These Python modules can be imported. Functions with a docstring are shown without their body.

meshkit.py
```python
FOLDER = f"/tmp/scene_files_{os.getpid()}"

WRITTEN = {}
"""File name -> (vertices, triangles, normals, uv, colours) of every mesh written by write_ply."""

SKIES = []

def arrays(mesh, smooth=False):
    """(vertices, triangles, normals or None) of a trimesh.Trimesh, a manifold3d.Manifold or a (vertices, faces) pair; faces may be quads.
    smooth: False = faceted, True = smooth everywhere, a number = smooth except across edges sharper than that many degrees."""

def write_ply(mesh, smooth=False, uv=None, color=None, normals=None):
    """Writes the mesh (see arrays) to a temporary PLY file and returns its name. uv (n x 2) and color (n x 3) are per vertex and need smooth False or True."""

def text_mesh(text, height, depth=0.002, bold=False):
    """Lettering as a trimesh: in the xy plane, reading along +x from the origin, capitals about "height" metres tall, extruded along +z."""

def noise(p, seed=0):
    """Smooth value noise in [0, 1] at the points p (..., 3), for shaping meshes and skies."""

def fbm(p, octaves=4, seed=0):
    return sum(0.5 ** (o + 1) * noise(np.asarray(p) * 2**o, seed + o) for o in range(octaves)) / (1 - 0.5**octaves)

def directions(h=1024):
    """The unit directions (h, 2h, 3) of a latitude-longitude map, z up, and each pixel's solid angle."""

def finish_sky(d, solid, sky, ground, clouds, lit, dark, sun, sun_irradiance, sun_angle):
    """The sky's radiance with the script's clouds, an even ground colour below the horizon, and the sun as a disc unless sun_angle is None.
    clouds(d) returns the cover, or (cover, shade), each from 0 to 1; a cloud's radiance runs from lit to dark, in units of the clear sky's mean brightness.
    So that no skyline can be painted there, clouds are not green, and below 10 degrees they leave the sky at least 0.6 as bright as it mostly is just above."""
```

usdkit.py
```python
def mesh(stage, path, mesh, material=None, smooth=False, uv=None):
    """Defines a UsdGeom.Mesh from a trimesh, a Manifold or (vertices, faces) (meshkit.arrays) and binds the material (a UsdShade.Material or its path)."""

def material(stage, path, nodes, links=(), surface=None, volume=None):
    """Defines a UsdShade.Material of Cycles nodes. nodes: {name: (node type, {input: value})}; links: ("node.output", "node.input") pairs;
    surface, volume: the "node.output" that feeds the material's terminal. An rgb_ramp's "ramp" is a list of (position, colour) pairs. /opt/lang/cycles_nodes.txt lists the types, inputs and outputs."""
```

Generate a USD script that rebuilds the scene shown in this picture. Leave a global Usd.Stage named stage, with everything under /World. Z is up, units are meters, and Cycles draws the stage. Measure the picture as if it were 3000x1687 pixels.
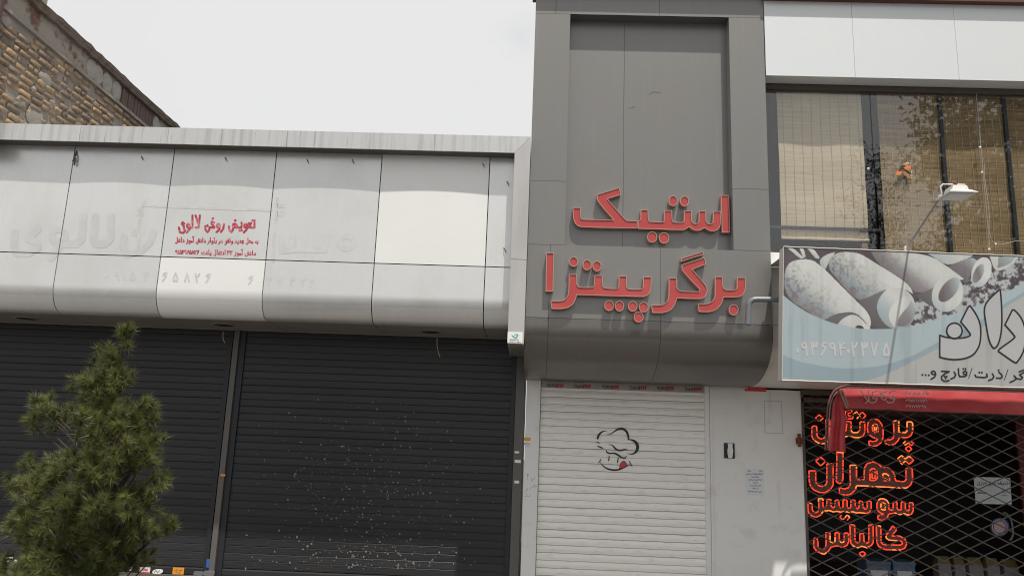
import math, random
import numpy as np, trimesh, shapely, meshkit, usdkit
from shapely.geometry import Polygon, LineString, Point, box as sbox
from shapely.ops import unary_union, transform as stransform
from shapely import affinity
from pxr import Gf, Sdf, Usd, UsdGeom, UsdLux, UsdShade, Vt

stage = Usd.Stage.CreateInMemory()
UsdGeom.SetStageUpAxis(stage, 'Z'); UsdGeom.SetStageMetersPerUnit(stage, 1.0)
UsdGeom.Xform.Define(stage, '/World'); UsdGeom.Scope.Define(stage, '/World/Looks')

# ------------------------------------------------------------------ camera, sky, sun, exposure
FPX, PITCH, ROLL, YAW = 2289.2, 0.20307, 0.03749, -0.030645
EYE = np.array([0.0, -11.0, 1.85])
EXPOSURE = 0.0
SKY_STRENGTH, CLOUD = 0.10, (8.05, 8.05, 8.05)
SUN_DIR = np.array([0.45, -1.0, 2.6]); SUN_DIR /= np.linalg.norm(SUN_DIR)      # towards the sun
SUN_INT = 1.25
_fw = np.array([math.sin(YAW) * math.cos(PITCH), math.cos(YAW) * math.cos(PITCH), math.sin(PITCH)])
_r0 = np.array([math.cos(YAW), -math.sin(YAW), 0.0]); _u0 = np.cross(_r0, _fw)
_r = _r0 * math.cos(ROLL) + _u0 * math.sin(ROLL); _u = -_r0 * math.sin(ROLL) + _u0 * math.cos(ROLL)
cam = UsdGeom.Camera.Define(stage, '/World/camera')
cam.CreateHorizontalApertureAttr(36.0); cam.CreateVerticalApertureAttr(36.0 * 575 / 1024)
cam.CreateFocalLengthAttr(36.0 * FPX / 3000); cam.CreateClippingRangeAttr((0.05, 5000.0))
cam.CreateExposureAttr(EXPOSURE)
M = Gf.Matrix4d(*_r, 0, *_u, 0, *(-_fw), 0, *EYE, 1); cam.AddTransformOp().Set(M)

sun = UsdLux.DistantLight.Define(stage, '/World/sun')
sun.CreateIntensityAttr(SUN_INT); sun.CreateAngleAttr(0.9); sun.CreateNormalizeAttr(True); sun.CreateColorAttr((1.0, 0.95, 0.87))
zc = SUN_DIR; xc = np.cross([0, 0, 1], zc); xc /= np.linalg.norm(xc); yc = np.cross(zc, xc)
sun.AddTransformOp().Set(Gf.Matrix4d(*xc, 0, *yc, 0, *zc, 0, 0, 0, 20, 1))
dome = UsdLux.DomeLight.Define(stage, '/World/sky')
d0 = _fw + _r * ((1530 - 1500) / FPX) - _u * ((108 - 843.5) / FPX); d0 /= np.linalg.norm(d0)   # a rift in the clouds
skym = usdkit.material(stage, '/World/Looks/cloudy_sky', {
    'sky': ('sky_texture', {'sky_type': 'single_scattering', 'sun_disc': False, 'sun_elevation': math.asin(SUN_DIR[2]), 'sun_rotation': math.atan2(SUN_DIR[0], SUN_DIR[1])}),
    'tc': ('texture_coordinate', {}), 'n': ('noise_texture', {'scale': 2.2, 'detail': 6.0, 'roughness': 0.55}),
    'nr': ('map_range', {'from_min': 0.30, 'from_max': 0.5, 'to_min': 0.985, 'to_max': 1.0, 'clamp': True}),
    'dist': ('vector_math', {'math_type': 'distance', 'vector2': tuple(d0)}),
    'n2': ('noise_texture', {'scale': 26.0, 'detail': 4.0}), 'm2': ('math', {'math_type': 'multiply_add', 'value2': 0.05, 'value3': -0.022}),
    'ad': ('math', {'math_type': 'add'}), 'hr': ('map_range', {'from_min': 0.0, 'from_max': 0.04, 'to_min': 0.90, 'to_max': 1.0, 'clamp': True}),
    'mul': ('math', {'math_type': 'multiply'}),
    'mix': ('mix', {'color2': CLOUD}), 'bg': ('background_shader', {'strength': SKY_STRENGTH})},
    [('tc.generated', 'n.vector'), ('n.fac', 'nr.value'), ('tc.generated', 'dist.vector1'), ('tc.generated', 'n2.vector'), ('n2.fac', 'm2.value1'),
     ('dist.value', 'ad.value1'), ('m2.value', 'ad.value2'), ('ad.value', 'hr.value'), ('nr.result', 'mul.value1'), ('hr.result', 'mul.value2'),
     ('sky.color', 'mix.color1'), ('mul.value', 'mix.fac'), ('mix.color', 'bg.color')], surface='bg.background')
UsdShade.MaterialBindingAPI.Apply(dome.GetPrim()).Bind(skym)

# ------------------------------------------------------------------ measuring: where a sight line of the survey meets the plane y = Y
def W(px, py, Y=0.0):
    d = _fw + _r * ((px - 1500) / FPX) - _u * ((py - 843.5) / FPX)
    return EYE + d * ((Y - EYE[1]) / d[1])
def WX(px, py, X):
    d = _fw + _r * ((px - 1500) / FPX) - _u * ((py - 843.5) / FPX)
    return EYE + d * ((X - EYE[0]) / d[0])
def zh(Y, *pts): return float(np.mean([W(a, b, Y)[2] for a, b in pts]))
def xv(Y, *pts): return float(np.mean([W(a, b, Y)[0] for a, b in pts]))
def P2(pts, Y): return [tuple(W(a, b, Y)[[0, 2]]) for a, b in pts]
def toplane(shape, Y):
    def f(x, y, z=None):
        w = np.array([W(a, b, Y) for a, b in zip(np.atleast_1d(x), np.atleast_1d(y))]); return w[:, 0], w[:, 2]
    return stransform(lambda x, y: f(x, y), shape)

# ------------------------------------------------------------------ meshes
class MB:
    def __init__(s): s.p = []
    def add(s, m): s.p.append(m); return s
    def mesh(s): return trimesh.util.concatenate(s.p)
def box(x0, x1, y0, y1, z0, z1):
    m = trimesh.creation.box([abs(x1 - x0), abs(y1 - y0), abs(z1 - z0)]); m.apply_translation([(x0 + x1) / 2, (y0 + y1) / 2, (z0 + z1) / 2]); return m
RX = np.array([[1, 0, 0, 0], [0, 0, -1, 0], [0, 1, 0, 0], [0, 0, 0, 1.0]])
def plate(shape, yback, thick):
    """A flat shape in x,z whose back lies at y = yback and whose front is thick nearer to the street."""
    gs = [g for g in getattr(shape, 'geoms', [shape]) if isinstance(g, Polygon) and g.area > 1e-7]
    ms = [trimesh.creation.extrude_polygon(g, thick, engine='earcut') for g in gs]
    m = trimesh.util.concatenate(ms); m.apply_transform(RX); m.apply_translation([0, yback, 0]); return m
def rect(x0, x1, z0, z1): return sbox(min(x0, x1), min(z0, z1), max(x0, x1), max(z0, z1))
def prism_x(prof, x0, x1):
    """A profile of (y, z) points, drawn along x."""
    p = Polygon(prof); m = trimesh.creation.extrude_polygon(p, abs(x1 - x0), engine='earcut')
    v = m.vertices.copy(); m.vertices = np.column_stack([v[:, 2] + min(x0, x1), v[:, 0], v[:, 1]]); m.fix_normals(); return m
def tube(pts, r, sides=8, cap=True):
    p = np.asarray(pts, float); n = len(p); rr = np.broadcast_to(r, (n,))
    t = np.gradient(p, axis=0); t /= np.linalg.norm(t, axis=1, keepdims=True) + 1e-12
    a = np.cross(t[0], [0.13, 0.21, 0.97]); a /= np.linalg.norm(a); V = []
    for i in range(n):
        a = a - t[i] * (a @ t[i]); a /= np.linalg.norm(a); b = np.cross(t[i], a)
        ang = np.arange(sides) * 2 * np.pi / sides
        V.append(p[i] + rr[i] * (np.cos(ang)[:, None] * a + np.sin(ang)[:, None] * b))
    V = np.vstack(V); F = []
    for i in range(n - 1):
        for j in range(sides):
            q = [i * sides + j, i * sides + (j + 1) % sides, (i + 1) * sides + (j + 1) % sides, (i + 1) * sides + j]; F += [[q[0], q[1], q[2]], [q[0], q[2], q[3]]]
    if cap:
        c0, c1 = len(V), len(V) + 1; V = np.vstack([V, p[0], p[-1]]); e = (n - 1) * sides
        for j in range(sides): F += [[c0, (j + 1) % sides, j], [c1, e + j, e + (j + 1) % sides]]
    return trimesh.Trimesh(V, np.array(F), process=False)
def smooth_line(pts, n=24):
    from scipy.interpolate import splprep, splev
    p = np.asarray(pts, float); k = min(3, len(p) - 1); t, _ = splprep(p.T, s=0, k=k); return np.array(splev(np.linspace(0, 1, n), t)).T
def chaikin(pts, it=2, lim=50):
    p = np.asarray(pts, float)
    for _ in range(it):
        o = []; n = len(p)
        for i in range(n):
            a, b, c = p[i - 1], p[i], p[(i + 1) % n]; u, v = b - a, c - b
            t = abs(math.degrees(math.atan2(u[0] * v[1] - u[1] * v[0], u @ v)))
            if 2 < t < lim: o += [b - u * .25, b + v * .25]
            else: o.append(b)
        p = np.array(o)
    return [tuple(q) for q in p]
def vstroke(pts, widths, n=26):
    """A brush stroke of changing width as a polygon."""
    c = smooth_line(pts, n); w = np.interp(np.linspace(0, 1, n), np.linspace(0, 1, len(widths)), widths) / 2
    return unary_union([LineString([c[i], c[i + 1]]).buffer(max((w[i] + w[i + 1]) / 2, .5), quad_segs=3) for i in range(n - 1)])

# ------------------------------------------------------------------ stage helpers
taken = {}
def numbered(parent, name):
    k = (parent, name); n = taken.get(k, 0); taken[k] = n + 1; return name if n == 0 else f'{name}_{n:03d}'
def tag(o, label=None, cat=None, group=None, kind=None):
    for k, v in (('label', label), ('category', cat), ('group', group), ('kind', kind)):
        if v: o.SetCustomDataByKey(k, v)
    return o
def thing(name, label, cat, group=None, loc=(0, 0, 0), parent='/World'):
    x = UsdGeom.Xform.Define(stage, f'{parent}/{numbered(parent, name)}')
    if any(loc): x.AddTranslateOp().Set(Gf.Vec3d(*loc))
    return tag(x.GetPrim(), label, cat, group)
def obj(name, mesh, m, parent=None, smooth=False, label=None, kind=None, cat=None, group=None, uv=None):
    par = str(parent.GetPath()) if parent is not None else '/World'
    o = usdkit.mesh(stage, f'{par}/{numbered(par, name)}', mesh, m, smooth=smooth, uv=uv)
    o.CreateDoubleSidedAttr(True)
    return tag(o.GetPrim(), label, cat, group, kind)

# ------------------------------------------------------------------ materials
def mat(name, col, rough=.5, metal=0., dirt=None, dirt_amt=.5, scale=(3, 3, 3), thr=(.45, .7), vary=0., bump=0., bscale=60., spec=.5, coat=0., streak=None, island=False, rough_var=0.):
    N = {'p': ('principled_bsdf', {'base_color': col, 'roughness': rough, 'metallic': metal, 'specular_ior_level': spec, 'coat_weight': coat})}; L = []
    src = None
    N['g'] = ('geometry', {})
    if dirt is not None:
        N['m'] = ('mapping', {'scale': scale}); N['n'] = ('noise_texture', {'scale': 1.0, 'detail': 7.0, 'roughness': .6})
        N['r'] = ('map_range', {'from_min': thr[0], 'from_max': thr[1], 'to_min': 0., 'to_max': dirt_amt, 'clamp': True})
        N['x'] = ('mix', {'color1': col, 'color2': dirt})
        L += [('g.position', 'm.vector'), ('m.vector', 'n.vector'), ('n.fac', 'r.value'), ('r.result', 'x.fac')]; src = 'x.color'
    if streak is not None:      # (colour, amount, scale, threshold) of a second layer of marks
        c2, a2, s2, t2 = streak
        N['m2'] = ('mapping', {'scale': s2, 'location': (3.1, 1.7, 5.3)}); N['n2'] = ('noise_texture', {'scale': 1.0, 'detail': 5.0, 'roughness': .55})
        N['r2'] = ('map_range', {'from_min': t2[0], 'from_max': t2[1], 'to_min': 0., 'to_max': a2, 'clamp': True})
        N['x2'] = ('mix', {'color1': col, 'color2': c2})
        L += [('g.position', 'm2.vector'), ('m2.vector', 'n2.vector'), ('n2.fac', 'r2.value'), ('r2.result', 'x2.fac')]
        if src: L.append((src, 'x2.color1'))
        src = 'x2.color'
    if vary:
        N['oi'] = ('object_info', {}); N['vr'] = ('map_range', {'from_min': 0., 'from_max': 1., 'to_min': 1 - vary, 'to_max': 1 + vary})
        N['hv'] = ('hsv', {'color': col}); L += [('g.random_per_island' if island else 'oi.random', 'vr.value'), ('vr.result', 'hv.value')]
        if src: L.append((src, 'hv.color'))
        src = 'hv.color'
    if src: L.append((src, 'p.base_color'))
    if bump:
        N['bn'] = ('noise_texture', {'scale': bscale, 'detail': 4.0}); N['b'] = ('bump', {'strength': bump, 'distance': .01})
        L += [('g.position', 'bn.vector'), ('bn.fac', 'b.height'), ('b.normal', 'p.normal')]
    if rough_var:
        N['rn'] = ('noise_texture', {'scale': 2.3, 'detail': 4.0}); N['rr'] = ('map_range', {'from_min': .3, 'from_max': .7, 'to_min': rough - rough_var, 'to_max': rough + rough_var})
        L += [('g.position', 'rn.vector'), ('rn.fac', 'rr.value'), ('rr.result', 'p.roughness')]
    return usdkit.material(stage, f'/World/Looks/{name}', N, L, surface='p.BSDF')
def emit(name, col, s):
    return usdkit.material(stage, f'/World/Looks/{name}', {'e': ('emission', {'color': col, 'strength': s})}, [], surface='e.emission')

K = {}
K['asphalt'] = mat('asphalt', (.055, .054, .052), .9, dirt=(.09, .085, .08), scale=(.6, .6, .6), bump=.4, bscale=120)
K['paving'] = mat('paving', (.10, .088, .075), .85, dirt=(.09, .08, .07), scale=(1.5, 1.5, 1.5), bump=.3, bscale=50)
K['dark_wall'] = mat('dark_wall', (.05, .048, .045), .9)
K['roofing'] = mat('roofing', (.2, .19, .18), .9)
SIL = (.685, .69, .682)
K['silver'] = mat('silver_composite', SIL, .30, .52, dirt=(.49, .47, .43), dirt_amt=.4, scale=(1.1, 1, .8), thr=(.45, .78), streak=((.48, .45, .41), .16, (22, 3, .7), (.55, .8)), vary=.035, rough_var=.05)
K['silver_band'] = mat('silver_band', (.55, .555, .555), .38, .45, dirt=(.25, .23, .21), dirt_amt=.5, scale=(16, 3, .8), thr=(.48, .75), streak=((.12, .11, .10), .75, (34, 3, 1.2), (.62, .76)), vary=.04)
K['white_panel'] = mat('white_panel', (.77, .77, .76), .38, .15, dirt=(.6, .58, .55), dirt_amt=.25, scale=(1.3, 1, 1.1), thr=(.5, .8))
K['silver_post'] = mat('silver_post', (.46, .45, .445), .42, .35, dirt=(.33, .31, .29), dirt_amt=.4, scale=(3, 3, .8))
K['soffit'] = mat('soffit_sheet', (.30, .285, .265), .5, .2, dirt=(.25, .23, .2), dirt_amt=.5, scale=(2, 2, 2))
K['joint'] = mat('joint_rubber', (.035, .032, .03), .8)
K['black'] = mat('black_void', (.008, .008, .008), .9)
K['rusty_hook'] = mat('rusty_hook', (.12, .10, .09), .8)
K['dark_slat'] = mat('dark_slat', (.0235, .0248, .029), .40, .1, spec=.4, dirt=(.034, .031, .029), dirt_amt=.8, scale=(2, 3, 9), thr=(.42, .72), vary=.16, streak=((.06, .053, .048), .4, (.9, 3, 60), (.66, .76)))
K['dark_guide'] = mat('dark_guide', (.02, .022, .027), .5, .2)
K['grey_post'] = mat('grey_post', (.115, .108, .10), .55, .1, dirt=(.10, .09, .085), scale=(6, 6, 2))
K['splash'] = mat('paint_splash', (.26, .24, .205), .8, vary=.25, island=True)
TW = (.208, .205, .198)
K['tower'] = mat('tower_cladding', TW, .36, .42, dirt=(.20, .19, .18), dirt_amt=.35, scale=(1.2, 1, 1.0), vary=.03, streak=((.33, .32, .3), .16, (26, 3, .8), (.55, .8)))
K['tower_low'] = mat('tower_cladding_dirty_shaded', (.165, .158, .15), .30, .62, dirt=(.24, .165, .11), dirt_amt=.4, scale=(2.2, 3, 5), thr=(.5, .78), streak=((.36, .32, .27), .3, (30, 3, .9), (.6, .8)))  # darker base carries the shade of the curve; the marks are dirt
K['letter_red'] = mat('letter_red', (.41, .045, .042), .28, 0, coat=.2, dirt=(.47, .08, .072), dirt_amt=.6, scale=(2, 2, 2))
K['letter_rim'] = mat('letter_rim', (.50, .31, .25), .35, .5)
K['white_paint'] = mat('white_paint', (.745, .745, .735), .5, 0, dirt=(.45, .40, .34), dirt_amt=.4, scale=(4, 4, 4), thr=(.55, .78), streak=((.42, .38, .33), .35, (9, 9, 1.2), (.62, .8)))
K['white_slat'] = mat('white_slat', (.83, .81, .775), .42, 0, dirt=(.42, .37, .31), dirt_amt=.45, scale=(5, 5, 26), thr=(.53, .75), vary=.03, streak=((.85, .85, .84), .5, (9, 9, 20), (.66, .75)))
K['white_fascia'] = mat('white_fascia', (.665, .695, .71), .32, .1, dirt=(.7, .71, .72), dirt_amt=.3, scale=(.8, 1, 1), vary=.01)
K['brown_metal'] = mat('brown_metal', (.11, .035, .022), .5)
K['head_shade_brown'] = mat('head_shade_brown', (.075, .06, .048), .6)  # brown that stands for the shade at the window head
K['mullion'] = mat('mullion', (.02, .024, .03), .45)
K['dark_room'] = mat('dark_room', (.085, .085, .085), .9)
K['chrome'] = mat('chrome', (.8, .8, .8), .15, 1.0)
K['white_plastic'] = mat('white_plastic', (.75, .75, .74), .4)
K['lamp_metal'] = mat('lamp_metal', (.66, .65, .62), .45, .1, dirt=(.5, .46, .4), scale=(20, 20, 20))
K['arm_metal'] = mat('arm_metal', (.30, .28, .27), .45, .3)
K['rust'] = mat('rust', (.16, .055, .02), .9)
K['lamp_glass'] = mat('lamp_glass', (.32, .34, .34), .15)
K['sign_frame'] = mat('sign_frame', (.55, .53, .49), .5, .2)
K['black_ink'] = mat('black_ink', (.012, .013, .02), .5)
K['grey_fill'] = mat('grey_fill', (.38, .385, .39), .45)
K['pink_ink'] = mat('pink_ink', (.48, .45, .46), .5)
K['pipe_grey'] = mat('pipe_grey', (.15, .165, .19), .35, 0, dirt=(.2, .15, .1), dirt_amt=.6, scale=(14, 14, 14), thr=(.58, .7))
K['awning_red'] = mat('awning_red', (.44, .035, .045), .5, 0, dirt=(.5, .09, .085), dirt_amt=.6, scale=(3, 3, 6), bump=.15, bscale=14)
K['awning_pale'] = mat('awning_pale', (.40, .24, .21), .6)
K['frame_tube'] = mat('frame_tube', (.20, .09, .085), .5, .2)
K['grille'] = mat('grille_bar', (.10, .08, .066), .6, .2, dirt=(.08, .06, .05), scale=(9, 9, 9))
K['led_red'] = emit('led_red', (1.0, .07, .032), 1.25)
K['led_orange'] = emit('led_orange', (1.0, .20, .045), 1.7)
K['letter_board'] = mat('letter_board', (.09, .052, .040), .6)
K['paper'] = mat('paper', (.68, .70, .74), .7)
K['paper_dim'] = mat('paper_dim', (.46, .50, .52), .7)
K['ink_soft'] = mat('ink_soft', (.14, .14, .16), .8)
K['orange'] = mat('sticker_orange', (.75, .30, .015), .5)
K['blue'] = mat('sticker_blue', (.03, .11, .42), .5)
K['red_sticker'] = mat('sticker_red', (.55, .05, .06), .5)
K['pale_blue'] = mat('pale_blue', (.45, .52, .6), .5)
K['teal'] = mat('teal_ink', (.05, .34, .36), .5)
K['film'] = mat('printed_film', (.36, .32, .29), .35, 0, dirt=(.22, .19, .17), scale=(6, 6, 20))
K['film_red'] = mat('film_red', (.40, .03, .025), .5)
K['film_black'] = mat('film_black', (.05, .04, .04), .5)
K['ghost'] = mat('ghost_grey', (.585, .592, .585), .32, .52, dirt=(.645, .65, .642), dirt_amt=.9, scale=(5, 5, 5), thr=(.4, .65))
K['ghost_pale'] = mat('ghost_pale', (.61, .61, .60), .32, .52, dirt=(.672, .676, .667), dirt_amt=1., scale=(9, 9, 9), thr=(.4, .6))
K['tape'] = mat('tape_trace', (.61, .58, .545), .36, .5, dirt=(.665, .66, .645), dirt_amt=1., scale=(7, 7, 7), thr=(.4, .6))
K['stencil'] = mat('stencil_red', (.40, .03, .06), .6, 0, dirt=(.55, .22, .25), dirt_amt=.8, scale=(16, 16, 16), thr=(.48, .62))
K['wire'] = mat('wire', (.42, .33, .25), .6)
K['bark'] = mat('bark', (.062, .044, .033), .9, bump=.6, bscale=70)
K['drain_brown'] = mat('drain_brown', (.06, .028, .026), .6)
K['mortar'] = mat('mortar', (.27, .245, .215), .95, dirt=(.17, .15, .13), scale=(4, 4, 4), bump=.8, bscale=30)
BR = [(.30, .205, .118), (.34, .24, .14), (.23, .165, .11), (.26, .19, .13), (.19, .145, .11)]
for i, c in enumerate(BR):
    K[f'brick{i}'] = mat(f'brick_{"abcde"[i]}', c, .92, dirt=(.14, .105, .08), dirt_amt=.75, scale=(17, 17, 17), thr=(.46, .66), vary=.16, bump=.9, bscale=55)
K['frieze'] = mat('frieze_plaster', (.29, .26, .225), .9, dirt=(.13, .05, .035), dirt_amt=.9, scale=(5, 4, 4), thr=(.5, .62), bump=.6, bscale=25)
K['frieze_stone'] = mat('frieze_stone', (.33, .315, .28), .9, dirt=(.2, .17, .14), scale=(9, 9, 9), bump=.5, bscale=40)
K['dark_render'] = mat('dark_render', (.12, .085, .075), .95, dirt=(.05, .035, .03), scale=(9, 9, 9), bump=.6, bscale=40)
K['eaves'] = mat('eaves_render', (.15, .115, .095), .95, dirt=(.075, .05, .042), dirt_amt=.9, scale=(5, 5, 5), bump=.9, bscale=22)
K['blue_box'] = mat('blue_box', (.05, .11, .19), .5, dirt=(.12, .17, .22), scale=(6, 6, 9), thr=(.5, .6))
K['yellow_pack'] = mat('yellow_pack', (.085, .066, .018), .5)
K['dark_red'] = mat('dark_red', (.12, .012, .014), .7)
K['grey_pack'] = mat('grey_pack', (.14, .14, .145), .6)
K['logo_blue'] = mat('logo_blue', (.05, .07, .20), .5)
K['logo_pink'] = mat('logo_pink', (.42, .30, .33), .6)
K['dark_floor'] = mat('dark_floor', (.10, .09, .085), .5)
K['tan'] = mat('tan_wood', (.34, .22, .11), .6)
K['butterfly_orange'] = mat('butterfly_orange', (.62, .19, .06), .7)
K['butterfly_brown'] = mat('butterfly_brown', (.28, .13, .05), .7, dirt=(.5, .38, .2), scale=(40, 40, 40), thr=(.5, .6))
K['butterfly_tip'] = mat('butterfly_tip', (.5, .42, .28), .7, dirt=(.05, .03, .03), scale=(60, 60, 60), thr=(.48, .52), dirt_amt=1.)
K['pencil'] = mat('pencil_mark', (.36, .35, .34), .8)
K['tongue_red'] = mat('tongue_red', (.55, .05, .05), .5)

def blind_mat(name, c1, c2, c3, fine):
    return usdkit.material(stage, f'/World/Looks/{name}', {
        'g': ('geometry', {}), 'm': ('mapping', {'scale': (1.6, 1, fine)}), 'n': ('noise_texture', {'scale': 1.0, 'detail': 3.0, 'roughness': .7}),
        'r': ('rgb_ramp', {'ramp': [(.28, c3), (.44, c2), (.6, c1), (.75, c2)]}), 'b': ('bump', {'strength': .6, 'distance': .004}),
        'p': ('principled_bsdf', {'roughness': .75})},
        [('g.position', 'm.vector'), ('m.vector', 'n.vector'), ('n.fac', 'r.fac'), ('r.color', 'p.base_color'), ('n.fac', 'b.height'), ('b.normal', 'p.normal')], surface='p.BSDF')
K['blind_pale_skywash'] = blind_mat('blind_pale_skywash', (.58, .475, .345), (.49, .40, .285), (.38, .31, .22), 62)  # finer reeds; sky reflection on the glass is mixed into the pale colour
K['blind_brown'] = blind_mat('blind_brown', (.33, .225, .112), (.21, .138, .066), (.085, .05, .026), 52)
K['thread'] = mat('blind_thread', (.42, .36, .25), .8)
K['glass'] = usdkit.material(stage, '/World/Looks/window_glass', {
    'w': ('layer_weight', {'blend': .5}), 'pw': ('math', {'math_type': 'power', 'value2': 5.0}), 'f': ('math', {'math_type': 'multiply_add', 'value2': .93, 'value3': .065}),
    't': ('transparent_bsdf', {'color': (.955, .965, .965)}), 'g': ('glossy_bsdf', {'color': (1, 1, 1), 'roughness': .015}), 'x': ('mix_closure', {})},
    [('w.facing', 'pw.value1'), ('pw.value', 'f.value1'), ('f.value', 'x.fac'), ('t.BSDF', 'x.closure1'), ('g.BSDF', 'x.closure2')], surface='x.closure')
K['print'] = usdkit.material(stage, '/World/Looks/vinyl_print', {'a': ('attribute', {'attribute': 'ink'}), 'p': ('principled_bsdf', {'roughness': .42})}, [('a.color', 'p.base_color')], surface='p.BSDF')
def needle_mat(name, a, b):
    return usdkit.material(stage, f'/World/Looks/{name}', {'g': ('geometry', {}), 'r': ('rgb_ramp', {'ramp': [(0., a), (.6, b), (.93, (b[0] * 1.35, b[1] * 1.25, b[2] * 1.1)), (1., (.16, .085, .04))]}),
        'd': ('principled_bsdf', {'roughness': .45}), 't': ('translucent_bsdf', {}), 'x': ('mix_closure', {'fac': .25})},
        [('g.random_per_island', 'r.fac'), ('r.color', 'd.base_color'), ('r.color', 't.color'), ('d.BSDF', 'x.closure1'), ('t.BSDF', 'x.closure2')], surface='x.closure')
K['needle'] = usdkit.material(stage, '/World/Looks/pine_needle', {'g': ('geometry', {}), 'a': ('attribute', {'attribute': 'tone'}), 'm': ('math', {'math_type': 'multiply_add', 'value2': .35}), 'r': ('rgb_ramp', {'ramp': [(0., (.06, .072, .024)), (.45, (.13, .142, .043)), (.8, (.25, .262, .072)), (1.12 / 1.2, (.33, .32, .09)), (1., (.20, .105, .05))]}),
    'd': ('principled_bsdf', {'roughness': .45}), 't': ('translucent_bsdf', {}), 'x': ('mix_closure', {'fac': .25})},
    [('g.random_per_island', 'm.value1'), ('a.fac', 'm.value3'), ('m.value', 'r.fac'), ('r.color', 'd.base_color'), ('r.color', 't.color'), ('d.BSDF', 'x.closure1'), ('t.BSDF', 'x.closure2')], surface='x.closure')
K['leaf'] = needle_mat('street_leaf', (.03, .05, .02), (.06, .085, .03))

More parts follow.
